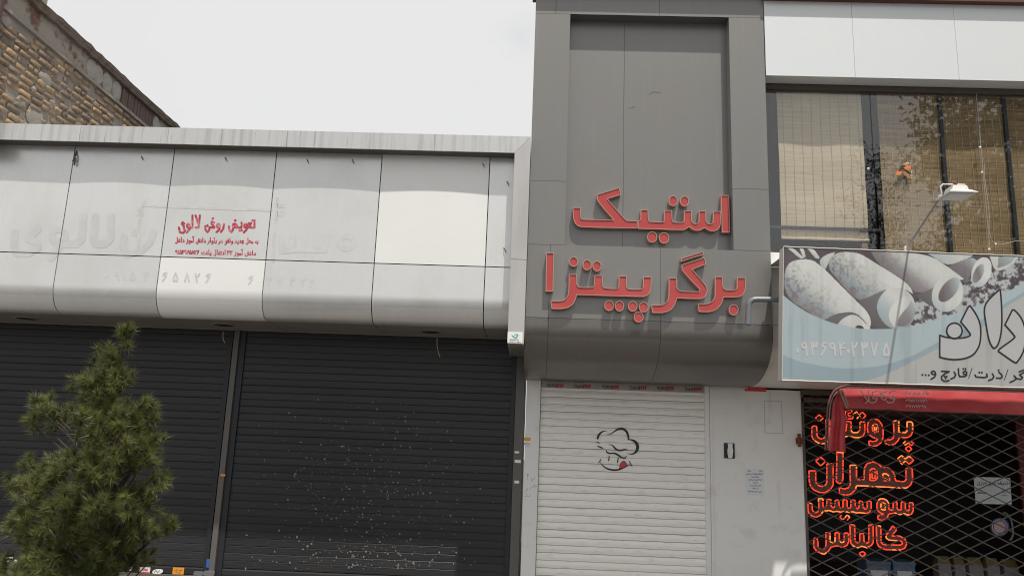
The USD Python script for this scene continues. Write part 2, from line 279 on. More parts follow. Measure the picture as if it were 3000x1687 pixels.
# ------------------------------------------------------------------ Persian lettering, drawn with a pen (units of one alef height, leftwards)
def loop(cx, cy, r, n=12): return [(cx + r * math.cos(t), cy + r * math.sin(t)) for t in np.linspace(0, 2 * np.pi, n)]
NOJOIN = 'اآدذرزوﻻء'
DOTS = {'ب': [(0, -.22)], 'پ': [(-.1, -.2), (.1, -.2), (0, -.36)], 'ت': [(-.1, .55), (.1, .55)], 'ن': [(0, .55)], 'ی': [(-.1, -.22), (.1, -.22)], 'ئ': [(0, .6)]}
def glyph(ch, jr, jl):
    S, D = [], []; st = (0, 0)
    if ch in 'اآ':
        S = [[(0, 0), (.1, 0), (.16, .08), (.16, .95)]] if jr else [[(.12, 0), (.12, .95)]]; w = .28
        if ch == 'آ': S.append([(-.02, 1.12), (.28, 1.12)])
    elif ch == 'ﻻ': S = [[(.06, .95), (.2, 0), (.5, 0)], [(.52, .95), (.16, .12)]]; w = .66
    elif ch in 'بپتنیئ' and jl:
        S = [[(0, 0), (.38, 0)], [(.18, .36), (.18, 0)]] if jr else [[(.08, .38), (.08, 0), (.38, 0)]]; w = .38
        D = [(.18 - a if ch != 'x' else 0, b) for a, b in DOTS[ch]]
    elif ch in 'بپت': S = [[st if jr else (.02, .3), (.06, 0), (.76, 0), (.84, .3)]]; w = .94; D = [(.42 + a, b - (.1 if b > 0 else 0)) for a, b in DOTS[ch]]
    elif ch == 'ن': S = [[st if jr else (.04, .25), (.08, 0), (.12, -.2), (.3, -.36), (.5, -.2), (.54, .1)]]; w = .66; D = [(.3, .14)]
    elif ch == 'ی':
        S = [[st, (.12, 0), (.22, -.04), (.1, -.2), (.22, -.4), (.52, -.38), (.64, -.1)]] if jr else [[(.1, .3), (.26, .42), (.36, .3), (.14, .1), (.14, -.1), (.0, -.24), (.2, -.42), (.55, -.38), (.68, 0)]]; w = .76
    elif ch in 'رز': S = [[st if jr else (.04, .26), (.1, .02), (.14, -.14), (.38, -.35)]]; w = .38; D = [(.1, .5)] if ch == 'ز' else []
    elif ch in 'دذ':
        S = [[(.26, .45), (.08, .12), (.1, 0), (.44, 0)]] + ([[st, (.1, 0)]] if jr else []); w = .5; D = [(.2, .7)] if ch == 'ذ' else []
    elif ch == 'و': S = [loop(.19, .13, .15), [(.04, .1), (.07, -.15), (.38, -.38)]] + ([[st, (.1, 0)]] if jr else []); w = .46
    elif ch == 'م': S = [loop(.18, .06, .15)] + ([[st, (.42, 0)]] if jl else [[(.3, 0), (.33, -.42)]]); w = .42
    elif ch in 'جچحخ':
        if jl: S = [[(.08, .42), (.45, .36), (.05, 0), (.56, 0)]]; w = .56; D = {'ج': [(.26, -.22)], 'خ': [(.26, .62)], 'چ': [(.2, -.2), (.36, -.2), (.28, -.36)], 'ح': []}[ch]
        else: S = [[(.04, .34), (.56, .38), (.26, .18), (.16, -.15), (.32, -.42), (.62, -.4)]]; w = .68; D = {'ج': [(.36, -.12)], 'خ': [(.3, .62)], 'چ': [(.3, -.05), (.44, -.05), (.37, -.2)], 'ح': []}[ch]
    elif ch in 'عغ':
        if jl and not jr: S = [[(.1, .4), (.3, .47), (.38, .32), (.2, .16), (.06, 0), (.5, 0)]]; w = .5
        elif jl: S = [[st, (.1, 0), (.32, .34), (.05, .34), (.3, 0), (.44, 0)]]; w = .44
        else: S = [[st, (.1, 0), (.3, .3), (.05, .3), (.25, 0), (.1, -.2), (.25, -.42), (.52, -.38)]]; w = .58
        D = [(.22, .7)] if ch == 'غ' else []
    elif ch in 'فق': S = [loop(.18, .24, .15), [(.05, .16), (.06, 0), (.44, 0)]] + ([[st, (.1, 0)]] if jr else []); w = .44; D = [(.18, .6)] if ch == 'ف' else [(.1, .6), (.28, .6)]
    elif ch == 'ل': S = ([[(.12, .95), (.12, 0), (.36, 0)]] if jl else [[(.12, .95), (.12, -.1), (.3, -.32), (.54, -.14)]]) + ([[st, (.12, 0)]] if jr else []); w = .36 if jl else .64
    elif ch in 'سش':
        S = [[(.08, .32), (.08, 0), (.26, 0), (.26, .32)], [(.26, 0), (.44, 0), (.44, .32)], [(.0 if jr else .08, 0), (.1, 0)]]
        S += [[(.44, 0), (.64, 0)]] if jl else [[(.44, .1), (.44, -.15), (.62, -.36), (.86, -.2), (.9, .1)]]; w = .64 if jl else 1.0; D = [(.18, .55), (.34, .55), (.26, .7)] if ch == 'ش' else []
    elif ch in 'صض':
        S = [[(0, 0), (.15, 0), (.22, .2), (.42, .3), (.52, .1), (.4, 0), (.15, 0)]]
        S += [[(.4, 0), (.72, 0)], [(.6, .3), (.6, 0)]] if jl else [[(.5, .05), (.6, .28), (.6, -.15), (.78, -.36), (1.0, -.2), (1.04, .1)]]; w = .72 if jl else 1.14; D = [(.36, .55)] if ch == 'ض' else []
    elif ch in 'کگ':
        S = [[(0, .98), (.3, .74), (.12, .1), (.15, 0), (.5, 0)]] + ([[st, (.15, 0)]] if jr else []); w = .5
        if ch == 'گ': S.append([(0, 1.16), (.26, .94)])
    elif ch == 'ه': S = [[st, (.08, 0), (.1, .36), (.32, .16), (.1, 0)]] if not jl else [loop(.2, .14, .17), [st, (.44, 0)]]; w = .44
    elif ch == '/': S = [[(.0, 1.0), (.3, -.25)]]; w = .4
    elif ch == '.': D = [(.1, .05)]; w = .2
    else: w = .34
    return S, D, w
DIG = {'۰': ([loop(.2, .35, .09, 8)], .42), '۱': ([[(.12, .8), (.2, 0)]], .34), '۲': ([[(.02, .8), (.16, 0)], [(.05, .58), (.25, .52), (.4, .8)]], .5),
       '۳': ([[(.02, .8), (.14, 0)], [(.05, .58), (.2, .5), (.26, .78)], [(.26, .6), (.42, .52), (.5, .8)]], .6), '۴': ([[(.04, .8), (.14, 0)], [(.42, .8), (.14, .64), (.14, .5), (.44, .46)]], .52),
       '۵': ([[(.25, .8), (.08, .42), (.02, .14), (.12, 0), (.25, .14), (.38, 0), (.48, .14), (.42, .42), (.25, .8)]], .56), '۶': ([[(.42, .78), (.2, .76), (.1, .58), (.38, .5), (.06, 0)]], .5),
       '۷': ([[(.02, .8), (.22, 0), (.42, .8)]], .5), '۸': ([[(.02, 0), (.22, .8), (.42, 0)]], .5), '۹': ([loop(.2, .6, .17, 9), [(.36, .6), (.4, 0)]], .5)}
def write(text):
    """Strokes and dots (x to the right, right edge at 0) of a right-to-left line, and its width."""
    text = text.replace('لا', 'ﻻ'); t = 0.; S, D = [], []; i = 0
    while i < len(text):
        ch = text[i]
        if ch in DIG:
            j = i
            while j < len(text) and text[j] in DIG: j += 1
            for c in reversed(text[i:j]):
                s, w = DIG[c]; t += w; S += [[(-t + a, b) for a, b in q] for q in s]
            i = j; continue
        if ch == ' ': t += .3; i += 1; continue
        isl = lambda c: c not in ' /.' and c not in DIG
        jr = i > 0 and isl(text[i - 1]) and text[i - 1] not in NOJOIN and isl(ch)
        jl = i + 1 < len(text) and isl(text[i + 1]) and ch not in NOJOIN and isl(ch)
        s, d, w = glyph(ch, jr, jl)
        S += [[(-t - a, b) for a, b in q] for q in s]; D += [(-t - a, b) for a, b in d]; t += w
        if not jl: t += .08
        i += 1
    return S, D, t
def text_px(text, xl, xr, y0, h, pen, slope=.03, squash=True):
    """The line as one shape in survey pixels: between xl and xr, baseline y0 at xl, alef height h."""
    S, D, w = write(text); k = (xr - xl) / w if squash else h
    f = lambda p: (xr + p[0] * k, y0 + slope * (xr + p[0] * k - xl) - p[1] * h)
    g = [LineString([f(p) for p in q]).buffer(pen / 2, quad_segs=3) for q in S if len(q) > 1] + [Point(f(p)).buffer(pen * .62, quad_segs=3) for p in D]
    return unary_union(g).simplify(pen * .04)
def crop(pts, ox, oy, s): return [(ox + a / s, oy + b / s) for a, b in pts]

# ================================================================== SETTING
obj('ground', box(-150, 150, -150, 150, -.30, -.15), K['asphalt'], kind='structure')
obj('road', box(-60, 60, -16.0, -6.2, -.146, -.142), K['asphalt'], kind='structure')
pv = thing('pavement', None, None); tag(pv, kind='structure')
obj('slab', box(-30, 30, -6.0, 4, -.14, 0), K['paving'], pv); obj('kerb', box(-30, 30, -6.2, -6.004, -.14, .004), K['paving'], pv)
far = thing('far_pavement', None, None); tag(far, kind='structure'); obj('slab', box(-40, 40, -24, -16.004, -.14, 0), K['paving'], far)

# ================================================================== BRICK BUILDING behind the left shop
rng = random.Random(5); nrg = np.random.default_rng(5)
XB = -7.3
bb = thing('brick_building', 'old building with bare yellow brick side wall and sloping dark eaves at upper left', 'building')
zled = float(np.mean([WX(a, b, XB)[2] for a, b in ((13, 14), (240, 201), (446, 377))]))
zled -= .07
zeav = -.09 + float(np.mean([WX(a, b, XB)[2] for a, b in ((150, 37), (366, 240), (505, 362))]))
ztop = -.10 + float(np.mean([WX(a, b, XB)[2] for a, b in ((150, 48), (366, 247), (509, 377))]))
yA, yB = WX(2, 250, XB)[1] - .25, 12.0
obj('wall', box(XB - 6, XB, yA, yB, WX(2, 370, XB)[2] - .35, ztop), K['mortar'], bb)
zlo = WX(2, 370, XB)[2] - .25
course, blen = .104, .25
cells = []
k = 0
z = zled - .03 - course
while z > zlo:
    y = yA + .05 + (k % 2) * blen / 2 - rng.random() * .1
    while y < 6.2:
        L = blen * rng.choice([1, 1, 1.1, .9, .5, .7, 1.25]); cells.append((y, y + L - .018, z + rng.uniform(-.007, .007), z + course - rng.uniform(.024, .036))); y += L
    z -= course; k += 1
def brick_mesh(y0, y1, z0, z1):
    d = .018 + rng.random() * .03; n = []
    h = (z1 - z0) / 2; cz = (z0 + z1) / 2 + rng.uniform(-.006, .006); rnd = h * .75
    for (yy, zz, dd) in ((y0, 0, 0), (y0 + rnd * .35, .8, .6), (y0 + rnd, 1, 1), (y1 - rnd, 1, 1), (y1 - rnd * .35, .8, .6), (y1, 0, 0)):
        j = lambda: rng.uniform(-.010, .010)
        for (sz, sd) in ((-1, 0), (-.72, .85), (.72, .85), (1, 0)): n.append((XB - .004 + d * sd * dd + (rng.uniform(0, .006) if sd else 0), yy + j(), cz + sz * h * max(zz, .45) + j()))
    F = []
    for i in range(5):
        for j in range(3):
            a = i * 4 + j; F += [[a, a + 4, a + 5], [a, a + 5, a + 1]]
    return trimesh.Trimesh(np.array(n), np.array(F), process=False)
def in_view(c):
    p = np.array([XB, (c[0] + c[1]) / 2, c[2]]) - EYE; q = p @ _fw; px = 1500 + FPX * (p @ _r) / q; py = 843.5 - FPX * (p @ _u) / q
    return px > -30 and py < 385 and py > 0
vis = [c for c in cells if in_view(c)]; rest = [c for c in cells if not in_view(c) and c[0] < 5.5]
def dist(c): return (XB - EYE[0]) ** 2 + ((c[0] + c[1]) / 2 - EYE[1]) ** 2
vis.sort(key=dist)
for i, c in enumerate(vis):
    if rng.random() < .07: continue
    if i < 298: obj('brick', brick_mesh(*c), K[f'brick{rng.randrange(5)}'], bb, smooth=True)
    else: rest.append(c)
for q in range(5):
    sub = rest[q::5]
    if sub: obj('brickwork', trimesh.util.concatenate([brick_mesh(*c) for c in sub]), K[f'brick{q}'], bb, smooth=True, kind='stuff')
# smears of mortar over the bricks
for (px, py, r) in ((130, 232, .12), (100, 345, .16), (150, 300, .06), (60, 300, .08), (15, 60, .09), (210, 190, .06), (95, 262, .05)):
    c = WX(px, py, XB); s = trimesh.creation.icosphere(2, 1.0); v = s.vertices
    s.vertices = v * np.array([.032, r * 1.3, r]) * (1 + .5 * (meshkit.fbm(v * 2.3 + px)[:, None] - .5)) + np.array([XB + .004, c[1], c[2]]); obj('mortar_smear', s, K['mortar'], bb, smooth=True)
obj('ledge', box(XB - .02, XB + .05, yA, yB, zled - .03, zled + .022), K['mortar'], bb)
obj('frieze', box(XB - .05, XB + .008, yA, yB, zled + .023, zeav), K['frieze'], bb)
for (px, py) in ((265, 205), (284, 222), (311, 246), (338, 270), (455, 360)):
    c = WX(px, py, XB); s = trimesh.creation.icosphere(2, 1.0); v = s.vertices; s.vertices = v * np.array([.03, .15, (zeav - zled) * .42]) + np.array([XB + .01, c[1], (zled + zeav) / 2 - .01]); obj('frieze_stone', s, K['frieze_stone'], bb, smooth=True)
ya_, yb_ = WX(352, 284, XB)[1], WX(448, 358, XB)[1]
for q in range(11):
    y0 = ya_ + (yb_ - ya_) * q / 11; obj('dark_tile', box(XB - .01, XB + .02 + rng.uniform(0, .012), y0 + .006, y0 + (yb_ - ya_) / 11 - .006, zled + .026 + rng.uniform(0, .02), zeav - .004), K['dark_render'], bb)
n = 90; ys = np.linspace(yA, yB, n); V = []
for i, y in enumerate(ys):
    a, b = rng.uniform(-.018, .018), rng.uniform(-.014, .014)
    V += [(XB - .5, y, zeav), (XB + .11 + b, y, zeav + a * .3), (XB + .135 + b, y, zeav + .05 + a), (XB + .08 + b, y, ztop + .02 + a), (XB - .5, y, ztop + .06 + a)]
F = []
for i in range(n - 1):
    for j in range(4):
        q = i * 5 + j; F += [[q, q + 1, q + 6], [q, q + 6, q + 5]]
obj('eaves', trimesh.Trimesh(np.array(V), np.array(F), process=False), K['eaves'], bb)
c = WX(96, 12, XB - .25); obj('parapet_stub', box(XB - 1.2, XB - .12, c[1] - .9, c[1] + .12, ztop - .1, ztop + .8), K['mortar'], bb)
c0 = WX(6, 20, XB + .12); obj('drainpipe', tube([(XB + .12, c0[1] - .05, ztop + .6), (XB + .12, c0[1] - .05, zled - .55)], .05, 10), K['drain_brown'], bb)

# ================================================================== LEFT SHOP: building, fascia, shutters
YP, YBAND, YS = -1.2, -1.4, 0.0
xl = -12.5
post_l, post_r = xv(YBAND, (1500, 700), (1492, 900), (1503, 500)), xv(YBAND, (1552, 450), (1540, 900))
zb_top, zb_bot = zh(YBAND, (300, 376), (900, 385), (1500, 391)), zh(YBAND, (300, 424), (900, 432), (1450, 439))
zj = zh(YP, (200, 744), (800, 762), (1450, 782)); zcurve = zh(YP, (450, 838), (1000, 862)); zfb = 3.375
zsb = 3.372
sb = obj('shop_building', MB().add(box(xl, post_r - .02, .25, 7, 0, zb_top - .12)).add(box(xl, post_l, -1.12, .25, zcurve + .03, zb_top - .12)).add(box(xl, post_l, -.02, .25, zsb + .13, zcurve + .03)).mesh(), K['dark_wall'], label='flat roofed single storey shop unit behind the silver fascia and dark shutters', cat='building')
fa = thing('metal_fascia', 'weathered silver composite shop fascia with faded lettering above the dark shutters', 'shop fascia')
joints = [xl, xv(YP, (217, 446), (172.7, 742.6)), xv(YP, (512, 441), (470.5, 752)), xv(YP, (812, 446), (778, 761)), xv(YP, (1121, 450), (1095.6, 771)), xv(YP, (1436.7, 457), (1420.8, 780.7)), post_l + .03]
g = .006
obj('joint_backing', MB().add(box(xl, post_l, YP + .02, YP + .05, zcurve, zb_bot)).mesh(), K['joint'], fa)
def bowed_panel(x0, x1, z0, z1, amp, yf):
    nx, nz = 14, 10; xs, zs = np.linspace(x0, x1, nx), np.linspace(z0, z1, nz)
    X, Z = np.meshgrid(xs, zs); u = (X - x0) / (x1 - x0); v = (Z - z0) / (z1 - z0)
    Y = yf - amp * np.sin(np.pi * u) * np.sin(np.pi * np.clip(v, .02, .98)) ** .6
    V = np.stack([X, Y, Z], -1).reshape(-1, 3); F = []
    for i in range(nz - 1):
        for j in range(nx - 1):
            a = i * nx + j; F += [[a, a + 1, a + nx + 1], [a, a + nx + 1, a + nx]]
    edge = box(x0 + .002, x1 - .002, yf + .002, yf + .018, z0 + .002, z1 - .002)
    return trimesh.util.concatenate([trimesh.Trimesh(V, np.array(F), process=False), edge])
prof_c = []
R_h, R_d = zcurve - zfb, .28
for t in np.linspace(0, np.pi / 2, 14): prof_c.append((YP + R_d * (1 - math.cos(t)), zcurve - R_h * math.sin(t)))
for i in range(6):
    x0, x1 = joints[i] + g, joints[i + 1] - g
    lab = 'newer plain white replacement panel' if i == 4 else None
    obj('panel', bowed_panel(x0, x1, zj + g, zb_bot + .2, .012 if i < 5 else .0, YP), K['white_panel'] if i == 4 else K['silver'], fa, smooth=40, label=lab)
    outer = [(YP, zj - g)] + prof_c; inner = [(YP + .02, zj - g)] + [(y + .02, z + .02) for y, z in prof_c]
    obj('curved_panel', prism_x(outer + inner[::-1], x0, x1), K['white_panel'] if i == 2 else K['silver'], fa, smooth=30, label='cleaner white curved panel' if i == 2 else None)
    ye = prof_c[-1][0]
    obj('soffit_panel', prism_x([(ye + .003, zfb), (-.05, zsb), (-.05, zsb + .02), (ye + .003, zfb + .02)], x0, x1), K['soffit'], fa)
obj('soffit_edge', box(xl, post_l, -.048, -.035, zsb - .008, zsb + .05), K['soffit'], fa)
def soffit_z(y): return zfb - .001
for (px, py) in ((80, 925), (656, 947), (1262, 970)):
    c = W(px, py, -.5); zz = soffit_z(-.5) - .004
    m = trimesh.creation.cylinder(.13, .006, sections=28); m.apply_translation([c[0], -.5, zz]); h = obj('downlight_hole', m, K['black'], fa)
    m = trimesh.creation.annulus(.13, .15, .012, sections=28); m.apply_translation([c[0], -.5, zz - .003]); obj('ring', m, K['soffit'], h)
# top band, mitred with the end post
bx = [xl, xv(YBAND, (235, 400), (228, 425)), xv(YBAND, (495, 385), (487, 425)), xv(YBAND, (842, 400), (838, 425)), None]
def seg(poly): return plate(poly, YBAND + .02, .02)
edges = [xl, bx[1], bx[2], bx[3]]
for i in range(4):
    a = edges[i] + .002; 
    if i < 3: pz = Polygon([(a, zb_bot), (edges[i + 1] - .002, zb_bot), (edges[i + 1] - .002, zb_top), (a, zb_top)])
    else: pz = Polygon([(a, zb_bot), (post_l - .003, zb_bot), (post_r - .003, zb_top), (a, zb_top)])
    obj('coping_face', seg(pz), K['silver_band'], fa)
obj('coping_underside', box(xl, post_l, YBAND + .022, YP + .03, zb_bot + .004, zb_bot + .016), K['grey_post'], fa)  # darker grey than the coping, with the underside shade put into it
obj('coping_top', box(xl, post_r - .02, YBAND + .022, .3, zb_top - .016, zb_top - .004), K['silver_band'], fa)
zpj, zpb = zh(YBAND, (1510, 759), (1537, 761)), zh(YBAND, (1474, 1004), (1532, 1008))
obj('end_post', plate(Polygon([(post_l, zpj + .002), (post_r, zpj + .002), (post_r, zb_top), (post_l, zb_bot)]), YBAND + .02, .02), K['silver_post'], fa)
obj('end_post', plate(rect(post_l, post_r, zpb, zpj - .003), YBAND + .02, .02), K['silver_post'], fa)
obj('post_side', box(post_l, post_l + .02, YBAND + .022, .0, zpb, zb_bot), K['silver_post'], fa)
obj('post_side', box(post_r - .02, post_r, YBAND + .022, .2, zpb, zb_top - .02), K['silver_post'], fa)
obj('post_underside', box(post_l + .021, post_r - .021, YBAND + .022, -.004, zpb + .004, zpb + .02), K['soffit'], fa)
for (px, py) in ((415, 461), (660, 464), (900, 470), (1033, 471), (1415, 482), (1487, 535), (1478, 730)):
    c = W(px, py, YP - .02); obj('screw_hook', tube([c + [-.015, .03, .03], c + [0, -.005, .005], c + [.02, -.01, -.035]], .006, 5), K['rusty_hook'], fa)
c = W(219, 460, YP - .02); obj('broken_bracket', MB().add(tube([c + [0, .03, .1], c + [.012, -.02, 0], c + [.02, -.01, -.12]], .012, 6)).add(tube([c + [.03, 0, -.02], c + [-.02, -.01, -.06]], .009, 5)).mesh(), K['rusty_hook'], fa)
# what is left of old letters and tape, a skin of paint on the panels
def bow(x, z):
    i = int(np.clip(np.searchsorted(joints, x) - 1, 0, 5)); x0, x1, z0, z1 = joints[i] + g, joints[i + 1] - g, zj + g, zb_bot + .2
    if z < zj or i == 5: return 0.
    return .012 * math.sin(math.pi * min(1, max(0, (x - x0) / (x1 - x0)))) * math.sin(math.pi * min(.98, max(.02, (z - z0) / (z1 - z0)))) ** .6
def skin(name, shape_px, m, parent, Y, lift=.002, label=None, clip=True):
    sh_ = toplane(shape_px, Y)
    if clip: sh_ = sh_.difference(unary_union([rect(j - g, j + g, 3, 6) for j in joints] + [rect(-20, 5, zj - g, zj + g)]))
    gs = [q for q in getattr(sh_, 'geoms', [sh_]) if isinstance(q, Polygon) and q.area > 1e-6]; V, F = [], []; n = 0
    for q in gs:
        v, f = trimesh.creation.triangulate_polygon(q, engine='earcut'); v, f = trimesh.remesh.subdivide_to_size(np.column_stack([v, np.zeros(len(v))]), f, .05)
        V.append(np.array([(x, Y - bow(x, z) - lift, z) for x, z, _ in v])); F.append(f + n); n += len(v)
    return obj(name, (np.vstack(V), np.vstack(F)), m, parent, label=label)
gl = []
gl.append(LineString(crop([(450, 440), (330, 560), (440, 600), (450, 660), (330, 730), (200, 730), (165, 640), (180, 490)], 0, 560, 4)).buffer(11, quad_segs=3))
gl.append(unary_union([Point(172, 693).buffer(28).difference(Point(172, 690).buffer(9)), LineString(crop([(980, 300), (960, 560), (900, 620), (720, 620), (600, 780)], 0, 560, 4)).buffer(11)]))
gl.append(LineString(crop([(1310, 300), (1295, 560), (1230, 620), (1120, 620), (1100, 560), (1125, 300)], 0, 560, 4)).buffer(11))
gl.append(LineString(crop([(1800, 490), (1760, 600), (1640, 720), (1490, 740), (1440, 640), (1460, 540)], 0, 560, 4)).buffer(10))
gl.append(Point(397, 682).buffer(10))
for q in gl: skin('letter_trace', q.intersection(sbox(0, 560, 3000, 800)), K['ghost'], fa, YP, label='grey trace left by a removed letter')
g2 = [LineString(crop([(900, 540), (910, 700), (1040, 690), (1030, 540), (1040, 690), (1180, 680), (1170, 540), (1180, 690), (1400, 690), (1430, 540)], 600, 560, 4)).buffer(9), Point(600 + 1660 / 4., 560 + 600 / 4.).buffer(27).difference(Point(600 + 1660 / 4., 560 + 600 / 4.).buffer(10))]
for q in g2: skin('letter_trace', q, K['ghost_pale'], fa, YP)
for (px, ch) in zip((312, 342, 364, 389, 430, 458, 483, 515, 549, 580, 610), '۰۹۱۵۳۱۶۵۸۲۶'):
    skin('digit_trace', text_px(ch, px - 8, px + 8, 818 + (px - 312) * .03, 30, 4.5, 0), K['ghost_pale'], fa, YP)
for (px, ch) in zip((735, 790, 820, 858, 890, 915), '۶۲۷۳۲۳'):
    skin('digit_trace', text_px(ch, px - 8, px + 8, 832 + (px - 735) * .03, 28, 4.5, 0), K['ghost_pale'], fa, YP)
tp = [LineString([(424, 590), (412, 620), (404, 744)]).buffer(4.5), LineString([(420, 603), (620, 612), (795, 617)]).buffer(3.2), LineString([(812, 583), (810, 635), (803, 700), (800, 765)]).buffer(4), sbox(400, 608, 422, 632), sbox(812, 598, 834, 610), sbox(812, 618, 833, 634)]
for q in tp: skin('tape_trace', q, K['tape'], fa, YP, label='old strip of dirty tape glue')
# red stencilled notice
def stencil(shape, seed, cut=2.2, nn=50):
    r = random.Random(seed); b = shape.bounds
    return shape.difference(unary_union([Point(r.uniform(b[0], b[2]), r.uniform(b[1], b[3])).buffer(r.uniform(.4, 1) * cut) for _ in range(nn)]))
l1 = text_px('تعویض روغن لالوی', 520, 748, 667, 37, 6.2, .0)
skin('stencil_line', stencil(l1, 1), K['stencil'], fa, YP, label='red stencilled headline on the third panel')
skin('stencil_line', stencil(text_px('به محل جدید واقع در بلوار دانش آموز داخل', 512, 757, 709, 14, 2.9, .012), 2, 1.0, 60), K['stencil'], fa, YP)
skin('stencil_line', stencil(text_px('دانش آموز ۳۲ انتقال یافت ۹۱۵۳۱۶۵۸۲۶', 514, 750, 744, 13.5, 2.8, .012), 3, 1.0, 60), K['stencil'], fa, YP)
# installer's badge on the post
def wrect(px0, py0, px1, py1, Y, rnd=0.):
    a, b = W(px0, (py0 + py1) / 2, Y), W(px1, (py0 + py1) / 2, Y); c, d = W((px0 + px1) / 2, py0, Y), W((px0 + px1) / 2, py1, Y)
    r = rect(a[0], b[0], d[2], c[2]); return r.buffer(-rnd).buffer(rnd) if rnd else r
bd = obj('badge', plate(wrect(1487, 972, 1531, 1005, YBAND, .012), YBAND - .001, .004), K['white_plastic'], fa, label='white badge with a teal swirl emblem and two lines of print')
em = unary_union([LineString(crop([(1600, 530), (1640, 560), (1670, 530), (1650, 515)], 1100, 850, 4)).buffer(1.3), LineString(crop([(1610, 545), (1650, 565), (1672, 520)], 1100, 850, 4)).buffer(1.1), Point(crop([(1635, 525)], 1100, 850, 4)[0]).buffer(2)])
obj('emblem', plate(toplane(em, YBAND), YBAND - .0055, .001), K['teal'], bd)
def latin(text, px, py, h, Y, rot=False, bold=True, depth=.001):
    m = meshkit.text_mesh(text, h, depth, bold)
    if rot: m.apply_transform(trimesh.transformations.rotation_matrix(np.pi, [0, 0, 1], m.bounds.mean(0)))
    m.apply_transform(RX); m.apply_translation(W(px, py, Y)); return m
obj('print', latin('Sayban Art', 1493, 996, .016, YBAND - .0055), K['ink_soft'], bd)
obj('print', latin('0915 114 8861', 1490.5, 1002.5, .0145, YBAND - .0055), K['ink_soft'], bd)

for (pts, lab) in (([(655, 972), (653, 985), (659, 1004)], 'thin pale wire hanging under the fascia beside the grey shutter post'), ([(1281, 990), (1282, 1022), (1289, 1045)], 'thin pale wire hanging below the rightmost downlight hole of the silver fascia')):
    obj('loose_wire', tube([W(a, b, -.3) for a, b in smooth_line(pts, 10)], .006, 5), K['wire'], label=lab, cat='wire', group='loose wires under the silver fascia')

# shutters
zs0 = zh(YS, (300, 1672), (450, 1681)); zs1 = zsb + .12
pc = [xv(YS, (692, 1000), (629, 1664))]
pw = .5 * (xv(YS, (702, 1000), (636, 1664)) - xv(YS, (683, 1000), (624, 1664)))
pr0, pr1 = xv(YS, (1508, 1200), (1496, 1600)), xv(YS, (1533, 1200), (1522, 1600))
PITCH_S = .0985
def dark_slat_profile(z, yf=YS):
    h = PITCH_S
    return [(yf - .003, z + .002), (yf - .0045, z + .006), (yf - .0055, z + h * .28), (yf - .0048, z + h * .31), (yf - .0048, z + h * .33), (yf - .0055, z + h * .36), (yf - .0055, z + h * .63), (yf - .0048, z + h * .66), (yf - .0048, z + h * .68), (yf - .0055, z + h * .71),
            (yf - .0052, z + h - .012), (yf - .0066, z + h - .010), (yf - .0067, z + h - .006), (yf - .003, z + h - .001), (yf + .008, z + h - .001), (yf + .008, z + .004)]
sh = []
for (x0, x1, lab) in ((xl, pc[0] - pw - .09, 'dark grey roller shutter with stickers along its bottom rail, left of the grey post'), (pc[0] + pw + .09, pr0 - .07, 'wide dark grey roller shutter spattered with pale splashes, right of the grey post')):
    s = thing('roller_shutter', lab, 'roller shutter', 'dark roller shutters of the left shop')
    n = int((zs1 - zs0 - .11) / PITCH_S) + 1
    for i in range(n): obj('slat', prism_x(dark_slat_profile(zs0 + .11 + i * PITCH_S + rng.uniform(-.0012, .0012), YS + rng.uniform(-.002, .002)), x0, x1), K['dark_slat'], s)
    obj('bottom_rail', prism_x([(YS - .012, zs0 + .01), (YS - .016, zs0 + .03), (YS - .016, zs0 + .09), (YS - .01, zs0 + .105), (YS + .012, zs0 + .105), (YS + .012, zs0 + .01)], x0, x1), K['dark_slat'], s)
    obj('side_guide', box(x0 - .002, x0 - .085, YS - .03, YS + .03, 0, zs1), K['dark_guide'], s); obj('side_guide', box(x1 + .002, x1 + .065, YS - .03, YS + .03, 0, zs1), K['dark_guide'], s)
    obj('header', box(x0 - .08, x1 + .06, YS - .02, YS + .1, zs1 - .15, zs1 + .1), K['dark_guide'], s)
    obj('threshold', box(x0 - .08, x1 + .06, YS - .05, YS + .2, 0.001, zs0 + .005), K['paving'], s); sh.append((s, x0, x1))
mp = thing('shutter_post', 'slim grey steel post between the two dark roller shutters', 'post')
obj('post', box(pc[0] - pw, pc[0] + pw, YS - .06, YS + .05, 0, zs1), K['grey_post'], mp)
obj('sticker', plate(wrect(646, 1388, 660, 1394, YS - .06), YS - .061, .001), K['orange'], mp, label='small orange sticker')
obj('latch', MB().add(plate(wrect(568, 1672, 595, 1685, YS - .07, .02), YS - .062, .02)).add(plate(wrect(597, 1671, 629, 1685, YS - .07, .02), YS - .062, .03)).mesh(), K['grey_pack'], mp)
gp = thing('door_jamb', 'dark grey metal jamb with three white tags, right edge of the dark shutters', 'jamb')
obj('jamb', box(pr0, pr1, YS - .05, YS + .2, 0, zpb + .3), K['grey_post'], gp)
for (a, b, c_, d_) in ((1508, 1321, 1521, 1327), (1508, 1346, 1526, 1355), (1507, 1407, 1521, 1415)): obj('tag', plate(wrect(a, b, c_, d_, YS - .05, .004), YS - .051, .001), K['white_plastic'], gp)
